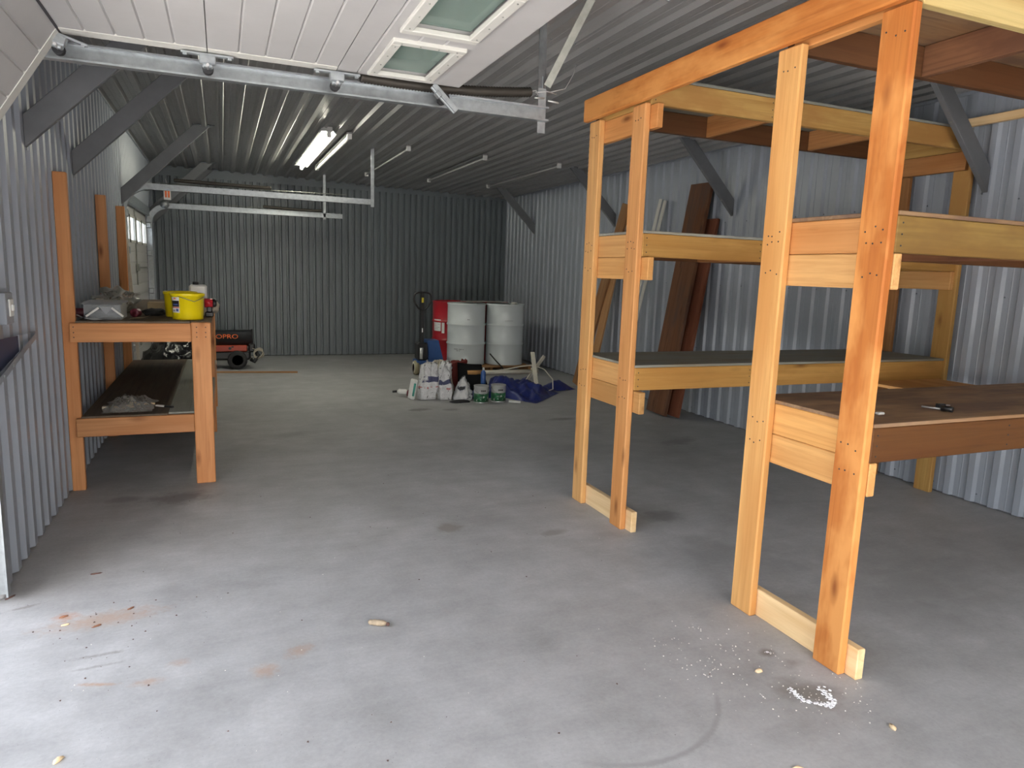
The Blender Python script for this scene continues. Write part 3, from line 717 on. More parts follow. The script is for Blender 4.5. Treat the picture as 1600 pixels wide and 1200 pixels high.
lb.box((DX + 0.028, 9.80, 1.37), (DX + 0.06, 9.96, 1.46), 0.006); lb.box((DX + 0.028, 9.92, 1.405), (DX + 0.036, 11.3, 1.42)); lb.box((DX + 0.03, 9.84, 0.45), (DX + 0.045, 9.87, 0.80))
lb.build('lock_bar', M['galv_dark'], door_2)
for z in (0.55, 1.08, 1.61, 2.0):
    MB().box((-0.965, 11.24, z - 0.04), (-0.90, 11.33, z + 0.04), 0.01).build('roller_bracket', M['galv'], door_2)
    MB().box((-0.965, 8.58, z - 0.04), (-0.90, 8.67, z + 0.04), 0.01).build('roller_bracket', M['galv'], door_2)
tagc = MB().box((-0.578, 8.985, 2.19), (-0.505, 8.99, 2.335), 0.001).build('warning_tag', M['paper']); tag(tagc, 'small white paper tag with orange marks hanging from the far door track', 'tag')
tm_ = MB()
for x in (-0.565, -0.535): tm_.box((x, 8.981, 2.215), (x + 0.018, 8.986, 2.30))
tm_.box((-0.56, 8.981, 2.29), (-0.52, 8.986, 2.305)); tm_.build('orange_print', M['orange'], tagc)
MB().tube([(-0.541, 8.987, 2.33), (-0.541, 8.9, 2.37), (-0.53, 8.62, 2.38)], 0.002, 5).build('string', M['steel'], tagc)

# ---------------------------------------------------------------- lights and ceiling hardware
lt = thing('tube_light', 'lit bare fluorescent tube light on the ceiling', 'light', (1.08, 9.0, 2.9))
zt = 2.93
MB().box((0.985, 7.65, 2.875), (1.10, 10.4, 2.925), 0.004).build('channel_housing', M['tube_off'], lt)
MB().poly_prism([(0.972, 2.868), (0.985, 2.885), (0.985, 2.893), (0.967, 2.872)], 7.65, 10.4).build('reflector', M['tube_off'], lt)
MB().poly_prism([(1.10, 2.895), (1.10, 2.885), (1.140, 2.855), (1.145, 2.861)], 7.65, 10.4).build('reflector', M['tube_off'], lt)
MB().tube([(1.065, 7.70, 2.842), (1.065, 10.36, 2.842)], 0.016, 12).build('tube', M['tube'], lt)
for y in (7.67, 10.38): MB().box((1.045, y - 0.02, 2.82), (1.085, y + 0.02, 2.88), 0.003).build('socket', M['white_plastic'], lt)
def unlit(x, y0, y1, label, r=0.014):
    t = thing('unlit_tube_light', label, 'light', (x, (y0 + y1) / 2, zc(x) - 0.03), 'unlit tube lights on the ceiling')
    zz = zc(x) - 0.066
    MB().box((x - 0.028, y0 - 0.02, zz + 0.028), (x + 0.028, y1 + 0.02, zz + 0.048), 0.003).build('channel_housing', M['sheet_ceiling'], t)
    MB().tube([(x, y0, zz), (x, y1, zz)], r, 10).build('tube', M['tube_off'], t)
    for y in (y0, y1): MB().box((x - 0.025, y - 0.025, zz - 0.025), (x + 0.025, y + 0.012, zz + 0.03), 0.004).build('socket', M['white_plastic'], t)
unlit(1.285, 7.75, 10.45, 'thick unlit grey tube right beside the lit ceiling light', 0.022)
unlit(1.995, 8.05, 10.55, 'thin unlit tube light first to the right of the far door track hanger', 0.010)
unlit(2.92, 8.05, 10.5, 'thin unlit tube light on the middle of the ceiling', 0.010)
unlit(3.87, 8.0, 10.5, 'thin unlit tube light nearest the right wall braces', 0.010)
hk = MB().tube([(2.03, 3.15, 2.915), (2.06, 3.18, 2.885), (2.10, 3.17, 2.87), (2.13, 3.13, 2.885), (2.10, 3.10, 2.90)], 0.008, 8)
hk.box((2.015, 3.13, 2.897), (2.045, 3.17, 2.92), 0.003); hk = hk.build('ceiling_hook', M['galv']); tag(hk, 'small steel hook screwed into the ceiling above the front of the rack', 'hook')

# ---------------------------------------------------------------- storage rack
rack = thing('storage_rack', 'large lumber storage rack of two deep shelf units along the right wall', 'shelf rack', (3.4, 2.9, 0))
T = 0.038
XF = 2.165; XW0, XW1 = 4.795, 4.833
PT = 2.448
posts = [(3.925, 4.055, 'wood_light'), (3.425, 3.555, 'wood_post'), (2.300, 2.432, 'wood_light'), (1.803, 1.935, 'wood_orange')]
for y0, y1, m_ in posts: board('post', (XF, y0, 0), (XF + T, y1, PT), M[m_], rack, 0.006)
for y0, y1 in ((3.87, 4.00), (3.40, 3.53), (2.30, 2.43), (1.80, 1.93)): board('post', (XW0, y0, 0), (XW1, y1, PT), M['wood_ochre'] if y0 < 3.6 else M['wood_brown'], rack, 0.005)
board('beam', (XF - T, 1.45, PT + 0.002), (XF, 4.075, PT + 0.135), M['wood_orange'], rack, 0.006)
board('beam', (XW0 - 0.02, 1.8, 2.60), (XW0 + 0.02, 3.50, 2.655), M['wood_pale'], rack, 0.004)
xa, xb = XF + T, XF + 2 * T
for (ya, yb, first) in ((3.42, 4.05, 0), (1.80, 2.425, 1)):
    board('bottom_plate', (xa, ya - (0.055 if first == 0 else 0.045), 0), (xb, yb, 0.125), M['wood_pale'], rack)
    for li, (zb, zt_) in enumerate(((0.848, 0.982), (1.618, 1.748), (2.440, 2.572))):
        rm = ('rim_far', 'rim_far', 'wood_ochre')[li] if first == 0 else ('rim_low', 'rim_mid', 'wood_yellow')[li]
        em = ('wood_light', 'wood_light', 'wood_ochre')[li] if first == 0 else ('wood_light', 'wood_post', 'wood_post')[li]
        # ledgers under the frame, front and wall side
        if not (first == 1 and li == 2): board('ledger', (xa, ya - 0.06 if first == 0 else ya, zb - 0.130), (xb, yb, zb - 0.002), M['wood_light' if li != 2 else 'wood_post'], rack)
        board('ledger', (XW0 - T, ya, zb - 0.130), (XW0, yb, zb - 0.002), M['wood_light' if li != 2 else 'wood_brown'], rack)
        # frame: end boards, rims, joists
        board('end_board', (xa, ya + T, zb), (xb, yb - T, zt_), M[em], rack)
        board('end_board', (XW0 - T, ya + T, zb), (XW0, yb - T, zt_), M[rm], rack)
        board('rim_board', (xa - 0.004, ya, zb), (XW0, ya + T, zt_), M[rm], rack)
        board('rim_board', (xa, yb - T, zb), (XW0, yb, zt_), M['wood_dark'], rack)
        for xj in ((3.04, 3.93) if first == 0 else (2.97, 3.88)):
            board('joist', (xj - T / 2, ya + T, zb), (xj + T / 2, yb - T, zt_), M['wood_brown' if first == 0 else 'joist_dark'], rack)
        # plywood deck, slightly overhanging
        dk_ = M['deck_grey'] if first == 0 else M['deck']
        board('deck', (xa - 0.005, ya - 0.004, zt_ + 0.001), (XW0, yb + 0.004, zt_ + 0.016), dk_, rack, 0.002)
board('bridge_plank', (4.05, 2.43, 0.832), (XW0 - T - 0.003, 3.415, 0.852), M['wood_light'], rack, 0.002)
board('mid_ledger_strip', (XF + T, 1.9, 2.35), (XF + 2 * T, 1.903, 2.352), M['wood_ochre'], rack, 0) if False else None
# nail heads in posts and rims
nl = MB()
for y0, y1, m_ in posts:
    for zb in (0.80, 0.90, 1.54, 1.66, 1.70, 2.36):
        for q in (0.25, 0.5, 0.75):
            dot(nl, (XF + 0.0006, y0 + (y1 - y0) * q + random.uniform(-.008, .008), zb + random.uniform(-.012, .012)), (-1, 0, 0), 0.004)
for ya in (3.42, 1.80):
    for zb in (0.848, 1.618, 2.44):
        for q in (0.025, 0.065, 0.105):
            for xx in (2.225, 3.04 if ya > 2 else 2.97): dot(nl, (xx, ya + 0.0006, zb + q), (0, -1, 0), 0.004)
nlo = nl.build('nail_heads', M['ink'], rack); nlo['kind'] = 'stuff'
ph = MB().tube([(0, 0, 0), (0.09, 0, 0)], 0.003, 6)
tl = thing('screwdriver', 'black-handled screwdriver with steel shaft on the near lower shelf', 'screwdriver', (2.77, 1.95, 0.999))
MB().tube([(2.715, 2.005, 1.004), (2.735, 1.93, 1.006)], 0.004, 8).build('shaft', M['steel'], tl)
MB().tube([(2.735, 1.932, 1.009), (2.74, 1.912, 1.011), (2.745, 1.89, 1.010)], 0.011, 10).build('handle', M['black_paint'], tl)
tl = thing('hose_clamp', 'small black metal clamp beside the screwdriver on the near lower shelf', 'clamp', (2.80, 1.99, 0.999))
MB().box((2.775, 1.965, 0.9985), (2.81, 1.99, 1.018), 0.003).build('jaw', M['black_paint'], tl)
MB().tube([(2.80, 1.978, 1.012), (2.86, 1.985, 1.006)], 0.003, 6).build('screw', M['steel'], tl)
o = MB().box((2.37, 1.925, 0.9985), (2.405, 1.945, 1.008), 0.003).build('wood_scrap', M['crumb']); tag(o, 'tiny white scrap at the left edge of the near lower shelf', 'scrap')

# ---------------------------------------------------------------- workbench
bench = thing('workbench', 'two-level lumber workbench with tall back posts against the left wall', 'workbench', (-0.5, 6.5, 0))
XO = -0.078; bm_ = M['wood_bench']; BZ = 1.118
board('leg', (-0.198, 5.08, 0), (XO, 5.118, BZ - 0.012), bm_, bench, 0.005)
board('leg', (-0.116, 6.66, 0), (XO, 6.75, BZ - 0.14), bm_, bench, 0.004)
board('leg', (-0.116, 7.88, 0), (XO, 7.97, BZ - 0.14), bm_, bench, 0.004)
for y in (5.12, 6.70, 7.92):
    board('back_post', (-0.938, y, 0), (-0.862, y + 0.038, 2.02), bm_, bench, 0.004)
board('end_rail', (-0.892, 5.08, 0.978), (-0.199, 5.118, 1.100), bm_, bench)
board('end_rail', (-0.888, 5.08, 0.365), (-0.199, 5.118, 0.486), bm_, bench)
for z0, z1 in ((0.978, 1.100), (0.365, 0.486)):
    board('side_rail', (XO - 0.038, 5.119, z0), (XO, 7.97, z1), M['wood_bench'], bench)
    board('side_rail', (-0.862, 5.16, z0), (-0.824, 7.97, z1), M['wood_brown'], bench)
    board('end_rail', (-0.824, 7.93, z0), (XO - 0.04, 7.968, z1), M['wood_brown'], bench)
    board('joist', (-0.824, 6.5, z0), (XO - 0.04, 6.538, z1), M['wood_brown'], bench)
board('bench_top', (-0.858, 5.082, 1.101), (-0.205, 7.99, 1.113), M['bench_top'], bench, 0.002)
board('bench_top', (-0.203, 5.121, 1.101), (XO + 0.006, 7.99, 1.113), M['bench_top'], bench, 0.002)
board('lower_shelf', (-0.858, 5.085, 0.487), (-0.36, 7.97, 0.499), M['bench_top'], bench, 0.002)
board('lower_shelf', (-0.358, 5.12, 0.487), (XO - 0.002, 7.97, 0.499), M['deck_grey'], bench, 0.002)
nl = MB()
for z in (1.01, 1.04, 1.075):
    for x in (-0.165, -0.11): dot(nl, (x, 5.0794, z), (0, -1, 0), 0.004)
    dot(nl, (-0.87, 5.0794, z), (0, -1, 0), 0.004)
nl.build('nail_heads', M['ink'], bench)['kind'] = 'stuff'
o = board_between('trim_strip', (-0.80, 8.10, 0.012), (-0.885, 8.03, 2.02), (0, 1, 0), 0.012, 0.03, M['cream'], None, 0.001)
tag(o, 'thin pale strip of wood leaning on the left wall by the rearmost bench post', 'wood strip')

BT = 1.114
def bucket(x, y, z, r, label, sticker=True):
    t = thing('bucket', label, 'bucket', (x, y, z), 'yellow buckets on the workbench')
    h = 0.178
    pr = [(0, 0.0), (r * 0.90, 0.0), (r * 0.92, 0.006), (r * 0.985, h - 0.022), (r * 1.04, h - 0.020), (r * 1.05, h - 0.004), (r * 1.03, h), (r * 0.985, h - 0.002), (r * 0.90, 0.01), (0, 0.01)]
    MB().lathe(pr, (x, y, z), 40).build('body', M['yellow'], t)
    lb_ = MB(); a0 = -2.66; da = 0.62
    def patch(m, aa, ab, za, zb, off=0.002):
        lb_.mat(m)
        n = 6
        for k in range(n):
            A = aa + (ab - aa) * k / n; B = aa + (ab - aa) * (k + 1) / n
            def rr(zz): return r * (0.92 + 0.065 * (zz - 0.006) / (h - 0.028)) + off
            vs = [lb_.bm.verts.new((x + rr(zz) * math.cos(q), y + rr(zz) * math.sin(q), z + zz)) for q, zz in ((A, za), (B, za), (B, zb), (A, zb))]
            lb_._f([lb_.bm.faces.new(vs)])
    patch(M['paper'], a0, a0 + da, 0.048, 0.152); patch(M['black_paint'], a0 + 0.02, a0 + da - 0.02, 0.088, 0.128, 0.003)
    patch(M['ink_blue'], a0 + 0.12, a0 + da - 0.1, 0.098, 0.107, 0.004); patch(M['ink_red'], a0 + 0.02, a0 + da - 0.02, 0.080, 0.086, 0.003)
    patch(M['ink_blue'], a0 + 0.36, a0 + 0.54, 0.056, 0.074, 0.003); patch(M['ink_grey'], a0 + 0.06, a0 + 0.3, 0.056, 0.068, 0.003)
    patch(M['orange'], a0 + 0.2, a0 + 0.4, 0.138, 0.146, 0.003)
    if sticker: lb_.build('sticker', None, t)
    hd = [(x + r * 1.04 * math.cos(a), y + r * 1.04 * math.sin(a), z + h - 0.02 - 0.028 * math.sin((a + 2.1) / 2.0 * math.pi / 1.0) if False else z + h - 0.018 - 0.035 * (1 - abs((a + 1.15) / 0.95))) for a in [(-2.1 + 1.9 * k / 12) for k in range(13)]]
    MB().tube(hd, 0.0025, 6).build('wire_handle', M['galv_dark'], t)
    return t
bucket(-0.222, 5.30, BT, 0.106, 'front yellow plastic bucket with a sticker at the bench corner')
bucket(-0.278, 5.56, BT, 0.108, 'yellow plastic bucket half hidden behind the front bucket', False)
# clear tub with white clips
tb = thing('plastic_tub', 'clear plastic storage tub with white clip handles on the bench', 'tub', (-0.72, 5.33, BT))
x0, x1, y0, y1 = -0.825, -0.615, 5.19, 5.50
b = MB(); t = 0.004; h = 0.098
for lo, hi in (((x0, y0, BT), (x1, y1, BT + t)), ((x0, y0, BT + t), (x1, y0 + t, BT + h)), ((x0, y1 - t, BT + t), (x1, y1, BT + h)), ((x0, y0 + t, BT + t), (x0 + t, y1 - t, BT + h)), ((x1 - t, y0 + t, BT + t), (x1, y1 - t, BT + h))): b.box(lo, hi)
b.build('tub_body', M['clear_plastic'], tb)
MB().box((x0 - 0.012, y0 - 0.012, BT + h), (x1 + 0.012, y1 + 0.012, BT + h + 0.014), 0.005).build('lid', M['clear_plastic'], tb)
MB().blob((-0.72, 5.36, BT + 0.03), (0.09, 0.13, 0.025), 4, 0.3, 2, 3, BT + 0.005).build('contents', M['ink_grey'], tb)
for (xa_, xb_) in ((-0.812, -0.738), (-0.60, -0.665)):
    board_between('clip', (xa_, y0 - 0.02, BT + 0.022), (xb_, y0 - 0.018, BT + 0.078), (1, 0, 1), 0.012, 0.010, M['white_plastic'], tb, 0.002)
MB().poly_prism([(-0.74, BT + 0.085), (-0.655, BT + 0.085), (-0.70, BT + 0.035)], y0 - 0.003, y0 - 0.001).build('paper_insert', M['ink_grey'], tb)
def roll(x, y, r, l, label, mat, ang=0.0):
    o = MB().lathe([(0.4 * r, -l / 2), (r * 0.96, -l / 2), (r, -l / 2 + 0.004), (r, l / 2 - 0.004), (r * 0.96, l / 2), (0.4 * r, l / 2), (0.4 * r, -l / 2)], (0, 0, 0), 24, axis='x').build('tape_roll', mat, origin=(0, 0, 0))
    o.location = (x, y, BT + r); o.rotation_euler = (0, 0, ang); tag(o, label, 'tape', 'tape rolls on the bench'); return o
roll(-0.872, 5.42, 0.030, 0.09, 'maroon roll lying left of the clear tub', M['maroon'], 0.1)
roll(-0.555, 5.45, 0.030, 0.05, 'red-brown roll lying right of the clear tub', M['maroon'], 1.2)
o = MB().grid(10, 4, lambda u, v: (-0.853 + 0.14 * u, 5.09 + 0.07 * v + 0.02 * u, BT + 0.005 + 0.03 * (1 - u) ** 3 + 0.004 * math.sin(7 * u + 3 * v))).build('paper_sheet', M['paper']); tag(o, 'curled white paper sheet beside the left bench post', 'paper')
o = MB().grid(10, 4, lambda u, v: (-0.575 + 0.12 * u, 5.20 + 0.10 * v + 0.04 * u, BT + 0.003 + 0.022 * u * u + 0.003 * math.sin(6 * u))).build('paper_sheet', M['cardboard']); tag(o, 'creased tan sheet sticking out right of the clear tub', 'paper')
o = MB().blob((-0.745, 6.05, BT + 0.075), (0.14, 0.34, 0.10), 11, 0.42, 2.2, 4, BT + 0.002).build('plastic_bag', M['clear_film']); tag(o, 'crumpled clear plastic bag heaped on the bench behind the tub', 'plastic bag')
o = MB().blob((-0.455, 5.62, BT + 0.022), (0.075, 0.08, 0.03), 5, 0.35, 2, 3, BT + 0.002).build('work_glove', M['black_matt']); tag(o, 'black crumpled glove lying between tub and buckets', 'glove')
o = MB().box((-0.53, 5.98, BT), (-0.40, 6.12, BT + 0.075), 0.004).build('cardboard_box', M['cardboard']); tag(o, 'small tan cardboard block on the bench behind the buckets', 'box')
jg = thing('white_jug', 'tall white plastic jug standing behind the yellow buckets', 'jug', (-0.155, 5.72, BT))
MB().box((-0.225, 5.66, BT), (-0.105, 5.78, BT + 0.225), 0.012).build('body', M['white_plastic'], jg)
MB().lathe([(0.0, 0), (0.022, 0), (0.022, 0.02), (0.0, 0.02)], (-0.18, 5.72, BT + 0.225), 16).build('cap', M['black_paint'], jg)
tq = thing('drill', 'red and black cordless drill standing at the bench edge behind the buckets', 'drill', (-0.06, 5.56, BT))
MB().box((-0.118, 5.52, BT), (-0.062, 5.60, BT + 0.035), 0.006).build('battery', M['black_paint'], tq)
MB().box((-0.108, 5.54, BT + 0.03), (-0.070, 5.585, BT + 0.075), 0.008).build('grip', M['black_paint'], tq)
MB().tube([(-0.122, 5.56, BT + 0.098), (-0.066, 5.56, BT + 0.098)], 0.033, 16).build('motor_body', M['red_plastic'], tq)
MB().tube([(-0.066, 5.56, BT + 0.098), (-0.048, 5.56, BT + 0.098), (-0.040, 5.56, BT + 0.098)], 0.03, 16, radii=[0.030, 0.030, 0.018]).build('chuck', M['black_paint'], tq)
o = MB().blob((-0.060, 5.88, BT + 0.05), (0.035, 0.08, 0.05), 9, 0.3, 2, 3, BT + 0.001).build('rag', M['beige_bag']); tag(o, 'pale crumpled rag on the bench edge behind the drill', 'rag')
# lower shelf
SZ = 0.500
br = thing('brush_bag', 'clear plastic bag of paint brushes on the lower bench shelf', 'plastic bag', (-0.6, 5.35, SZ))
def bagf(u, v):
    e = min(1, 4 * u * (1 - u) * 1.3) * min(1, 4 * v * (1 - v) * 1.3)
    n1 = abs(noise.noise(Vector((u * 6, v * 5, 2)))); n2 = abs(noise.noise(Vector((u * 15, v * 13, 6))))
    return (-0.76 + 0.30 * u + 0.03 * noise.noise(Vector((v * 5, u, 3))), 5.15 + 0.44 * v + 0.03 * noise.noise(Vector((u * 5, v, 8))), SZ + 0.004 + e * (0.030 + 0.055 * n1 + 0.030 * n2))
o = MB().grid(44, 34, bagf).build('bag_film', M['bag_film'], br)
for k, (xx, yy_, a) in enumerate(((-0.66, 5.30, 0.35), (-0.60, 5.36, -0.2), (-0.55, 5.42, 0.5))):
    board_between('brush_handle', (xx - 0.08, yy_ + 0.05 * a, SZ + 0.016), (xx + 0.09, yy_ - 0.1 * a, SZ + 0.016), (0, 1, 0), 0.022, 0.012, M['chip'], br, 0.003)
    MB().box((xx - 0.11, yy_ - 0.02, SZ + 0.004), (xx - 0.07, yy_ + 0.04, SZ + 0.024), 0.004).build('bristles', M['beige_bag'], br)
kn = thing('paint_brush', 'loose brush with white ferrule and dark handle on the lower bench shelf', 'brush', (-0.40, 5.30, SZ))
board_between('ferrule', (-0.445, 5.325, SZ + 0.012), (-0.39, 5.28, SZ + 0.012), (0, 1, 0), 0.022, 0.010, M['white_plastic'], kn, 0.002)
board_between('handle', (-0.39, 5.28, SZ + 0.012), (-0.335, 5.235, SZ + 0.012), (0, 1, 0), 0.018, 0.014, M['black_paint'], kn, 0.003)

# ---------------------------------------------------------------- left wall fittings
ts = thing('wall_tray', 'bent grey sheet-metal tray fixed to the left wall by the door jamb', 'tray', (-0.88, 3.9, 1.05))
def lipz(y): # lower lip, curving down towards the door
    t = max(0.0, (4.44 - y) / (4.44 - 3.56)); return 1.098 - 0.125 * t ** 1.25
ny = 16
b = MB()
ysx = [3.56 + (4.44 - 3.56) * k / ny for k in range(ny + 1)]
for k in range(ny):
    a, c = ysx[k], ysx[k + 1]
    def qx(y): return -0.935 + 0.035 * min(1, max(0, (4.44 - y) / 0.75)) ** 0.7
    V = [b.bm.verts.new(p) for p in ((qx(a), a, lipz(a)), (qx(c), c, lipz(c)), (qx(c), c, lipz(c) - 0.032), (qx(a), a, lipz(a) - 0.032))]
    b._f([b.bm.faces.new(V)])
    V = [b.bm.verts.new(p) for p in ((qx(a), a, lipz(a) - 0.032), (qx(c), c, lipz(c) - 0.032), (-0.94, c, lipz(c) - 0.032), (-0.94, a, lipz(a) - 0.032))]
    b._f([b.bm.faces.new(V)])
b.build('curved_lip', M['sheet_wall'], ts)
b = MB()
b.grid(10, 2, lambda u, v: (-0.937 + v * 0.035 * (1 - u) ** 0.7, 3.56 + 0.90 * u, 1.137 - 0.037 * u + 0.006 * v)).build('top_flange', M['sheet_wall'], ts)
MB().grid(8, 2, lambda u, v: (-0.934, 3.56 + 0.52 * u, (lipz(3.56 + 0.52 * u) - 0.02) * (1 - v) + (1.135 - 0.02 * u) * v)).build('back_panel', M['purple_paint'], ts)
n = MB()
for y in (3.66, 3.82): dot(n, (-0.935 + 0.033, y, lipz(y) - 0.016), (1, 0, 0), 0.009)
n.build('bolts', M['galv'], ts)['kind'] = 'stuff'
sw = thing('wall_switch', 'white switch in a grey box on the left wall beside the door jamb', 'switch', (-0.935, 3.89, 1.26))
MB().box((-0.938, 3.80, 1.19), (-0.908, 3.925, 1.335), 0.004).build('box', M['sheet_wall'], sw)
MB().box((-0.909, 3.845, 1.225), (-0.902, 3.91, 1.305), 0.003).build('plate', M['white_plastic'], sw)
MB().box((-0.903, 3.868, 1.25), (-0.893, 3.888, 1.28), 0.003).build('rocker', M['white_plastic'], sw)

# ---------------------------------------------------------------- heater and things by the back wall
ht = thing('fan_heater', 'black and red wheeled drum heater on the floor behind the bench', 'heater', (0.1, 10.7, 0))
hy = 10.85
MB().lathe([(0.0, -0.30), (0.115, -0.30), (0.12, -0.28), (0.12, 0.36), (0.135, 0.365), (0.135, 0.385), (0.10, 0.385), (0.09, 0.30), (0.0, 0.30)], (0.01, hy, 0.435), 32, axis='x').build('barrel', M['black_paint'], ht)
MB().box((-0.30, hy - 0.15, 0.13), (0.36, hy + 0.15, 0.27), 0.03).build('fuel_tank', M['black_paint'], ht)
MB().box((-0.28, hy - 0.155, 0.255), (0.31, hy + 0.10, 0.345), 0.012).build('control_panel', M['heater_red'], ht)
kb = MB().tube([(0.08, hy - 0.152, 0.305), (0.08, hy - 0.175, 0.305)], 0.020, 16); kb.build('knob', M['black_paint'], ht)
MB().box((0.10, hy - 0.158, 0.315), (0.13, hy - 0.153, 0.335)).build('switch', M['black_paint'], ht)
MB().box((0.33, hy - 0.13, 0.24), (0.42, hy + 0.13, 0.37), 0.02).build('rear_housing', M['black_paint'], ht)
for s_ in (-1, 1):
    wy = hy + s_ * 0.17
    whl = MB().mat(M['black_rubber']).lathe([(0.075, -0.03), (0.115, -0.03), (0.135, -0.016), (0.135, 0.016), (0.115, 0.03), (0.075, 0.03), (0.075, -0.03)], (0.175, wy, 0.136), 32, axis='y')
    whl.mat(M['black_paint']).lathe([(0.0, -0.018), (0.075, -0.022), (0.075, 0.022), (0.0, 0.018)], (0.175, wy, 0.136), 24, axis='y')
    whl.mat(M['galv_dark']).lathe([(0.045, -0.024), (0.056, -0.024), (0.056, 0.024), (0.045, 0.024), (0.045, -0.024)], (0.175, wy, 0.136), 24, axis='y')
    w_ = whl.build('wheel', None, ht)
    MB().lathe([(0.0, -0.03), (0.012, -0.03), (0.012, 0.03), (0.0, 0.03)], (0.175, wy, 0.136), 12, axis='y').build('axle_nut', M['steel'], w_)
MB().tube([(0.42, hy - 0.12, 0.27), (0.46, hy - 0.16, 0.19), (0.40, hy - 0.17, 0.11), (0.36, hy - 0.14, 0.14)], 0.03, 10).build('foot', M['black_paint'], ht)
MB().tube([(-0.45, hy - 0.1, 0.2), (-0.30, hy - 0.1, 0.2)], 0.012, 8).build('handle_bar', M['black_paint'], ht)
text_mesh('lettering', 'OPRO', 0.088, M['orange'], ht, (0.045, hy - 0.118, 0.468), (math.radians(74), 0, 0), 0.002, 1.25)
cord = []
for k in range(60):
    a = k * 0.62; cord.append((0.47 + 0.055 * math.cos(a) + 0.02 * math.sin(k * .3), hy - 0.16 + 0.03 * math.sin(a * 0.5), 0.25 + 0.06 * math.sin(a) - k * 0.0006))
MB().tube([(0.38, hy - 0.14, 0.30)] + cord, 0.006, 6).build('power_cord', M['beige_bag'], ht)
gb = thing('tarp_heap', 'shiny black plastic tarp heaped on the floor behind the bench', 'tarp', (-0.48, 9.35, 0))
MB().blob((-0.60, 9.35, 0.20), (0.31, 0.40, 0.40), 21, 0.30, 2.0, 4, 0.002).build('crumpled_film', M['black_film'], gb)
o = board_between('wooden_stick', (-0.35, 10.41, 0.012), (0.958, 10.205, 0.012), (0, 0, 1), 0.022, 0.028, M['pallet'], None, 0.003); tag(o, 'long thin wooden stick lying on the floor before the heater', 'stick')

# ---------------------------------------------------------------- drums on a pallet
pl = thing('pallet', 'wooden pallet under the four drums', 'pallet', (3.63, 10.2, 0))
px0, px1, py0, py1 = 3.03, 4.32, 9.60, 10.85
for k in range(7):
    y = py0 + k * (py1 - py0 - 0.11) / 6; board('deck_slat', (px0, y, 0.108), (px1, y + 0.11, 0.125), M['pallet'], pl, 0.003)
for x in (px0, (px0 + px1) / 2 - 0.019, px1 - 0.045): board('stringer', (x, py0 + 0.01, 0.018), (x + 0.045, py1 - 0.01, 0.107), M['pallet'], pl, 0.003)
for y in (py0, (py0 + py1) / 2 - 0.05, py1 - 0.1): board('bottom_slat', (px0, y, 0.001), (px1, y + 0.10, 0.017), M['pallet'], pl, 0.003)
def drum(x, y, mat, label, lid=None):
    t = thing('drum', label, 'drum', (x, y, 0.126), 'steel drums on the pallet')
    R0, h, z = 0.285, 0.915, 0.126; p = [(0, 0.012), (R0 - 0.006, 0.012), (R0 - 0.004, 0.0), (R0 + 0.004, 0.003), (R0 + 0.004, 0.016), (R0 - 0.002, 0.024)]
    for zc_ in (0.315, 0.60):
        p += [(R0 - 0.002, zc_ - 0.022), (R0 + 0.004, zc_ - 0.013), (R0 + 0.011, zc_), (R0 + 0.004, zc_ + 0.013), (R0 - 0.002, zc_ + 0.022)]
    p += [(R0 - 0.002, h - 0.03), (R0 + 0.005, h - 0.022), (R0 + 0.006, h - 0.004), (R0, h), (R0 - 0.008, h - 0.003), (R0 - 0.012, h - 0.02)]
    MB().lathe(p, (x, y, z), 48).build('body', mat, t)
    MB().lathe([(0, h - 0.018), (R0 - 0.012, h - 0.018), (R0 - 0.012, h - 0.022), (0, h - 0.022)], (x, y, z), 32).build('lid', lid or mat, t)
    for (a, r_) in ((0.6, 0.035), (3.7, 0.022)):
        MB().lathe([(0, 0), (r_, 0), (r_, 0.012), (r_ * 0.7, 0.014), (0, 0.014)], (x + 0.2 * math.cos(a), y + 0.2 * math.sin(a), z + h - 0.018), 14).build('bung', lid or mat, t)
    return t
d1 = drum(3.385, 9.965, M['drum_grey'], 'left grey steel drum at the front of the pallet')
d2 = drum(3.985, 9.905, M['drum_grey'], 'right grey steel drum at the front of the pallet')
d3 = drum(3.325, 10.56, M['drum_red'], 'dark red steel drum with white labels behind the left grey drum', M['lid_dark'])
d4 = drum(3.955, 10.50, M['drum_red'], 'red-lidded steel drum hidden behind the right grey drum', M['lid_dark'])
def drum_patch(parent, cx, cy, a0, a1, z0, z1, m, off=0.004, name='paper_label', R0=0.285):
    b = MB(); n = 5
    for k in range(n):
        A, B = a0 + (a1 - a0) * k / n, a0 + (a1 - a0) * (k + 1) / n
        V = [b.bm.verts.new((cx + (R0 + off) * math.cos(q), cy + (R0 + off) * math.sin(q), zz)) for q, zz in ((A, z0), (B, z0), (B, z1), (A, z1))]
        b._f([b.bm.faces.new(V)], True)
    return b.build(name, m, parent, recalc=False)
R3 = (3.325, 10.56)
drum_patch(d3, *R3, -2.95, -2.42, 0.58, 0.76, M['paper']); drum_patch(d3, *R3, -2.36, -2.20, 0.55, 0.72, M['paper']); drum_patch(d3, *R3, -2.02, -1.78, 0.49, 0.67, M['paper'])
for k in range(6):
    z = 0.735 - k * 0.024; drum_patch(d3, *R3, -2.88, -2.50 - 0.1 * (k % 2), z - 0.006, z, M['ink'] if k == 0 else M['ink_grey'], 0.005, 'print_line')
    drum_patch(d3, *R3, -2.33, -2.23, z - 0.03, z - 0.025, M['ink_grey'], 0.005, 'print_line'); drum_patch(d3, *R3, -1.99, -1.81, z - 0.09, z - 0.085, M['ink_grey'], 0.005, 'print_line')
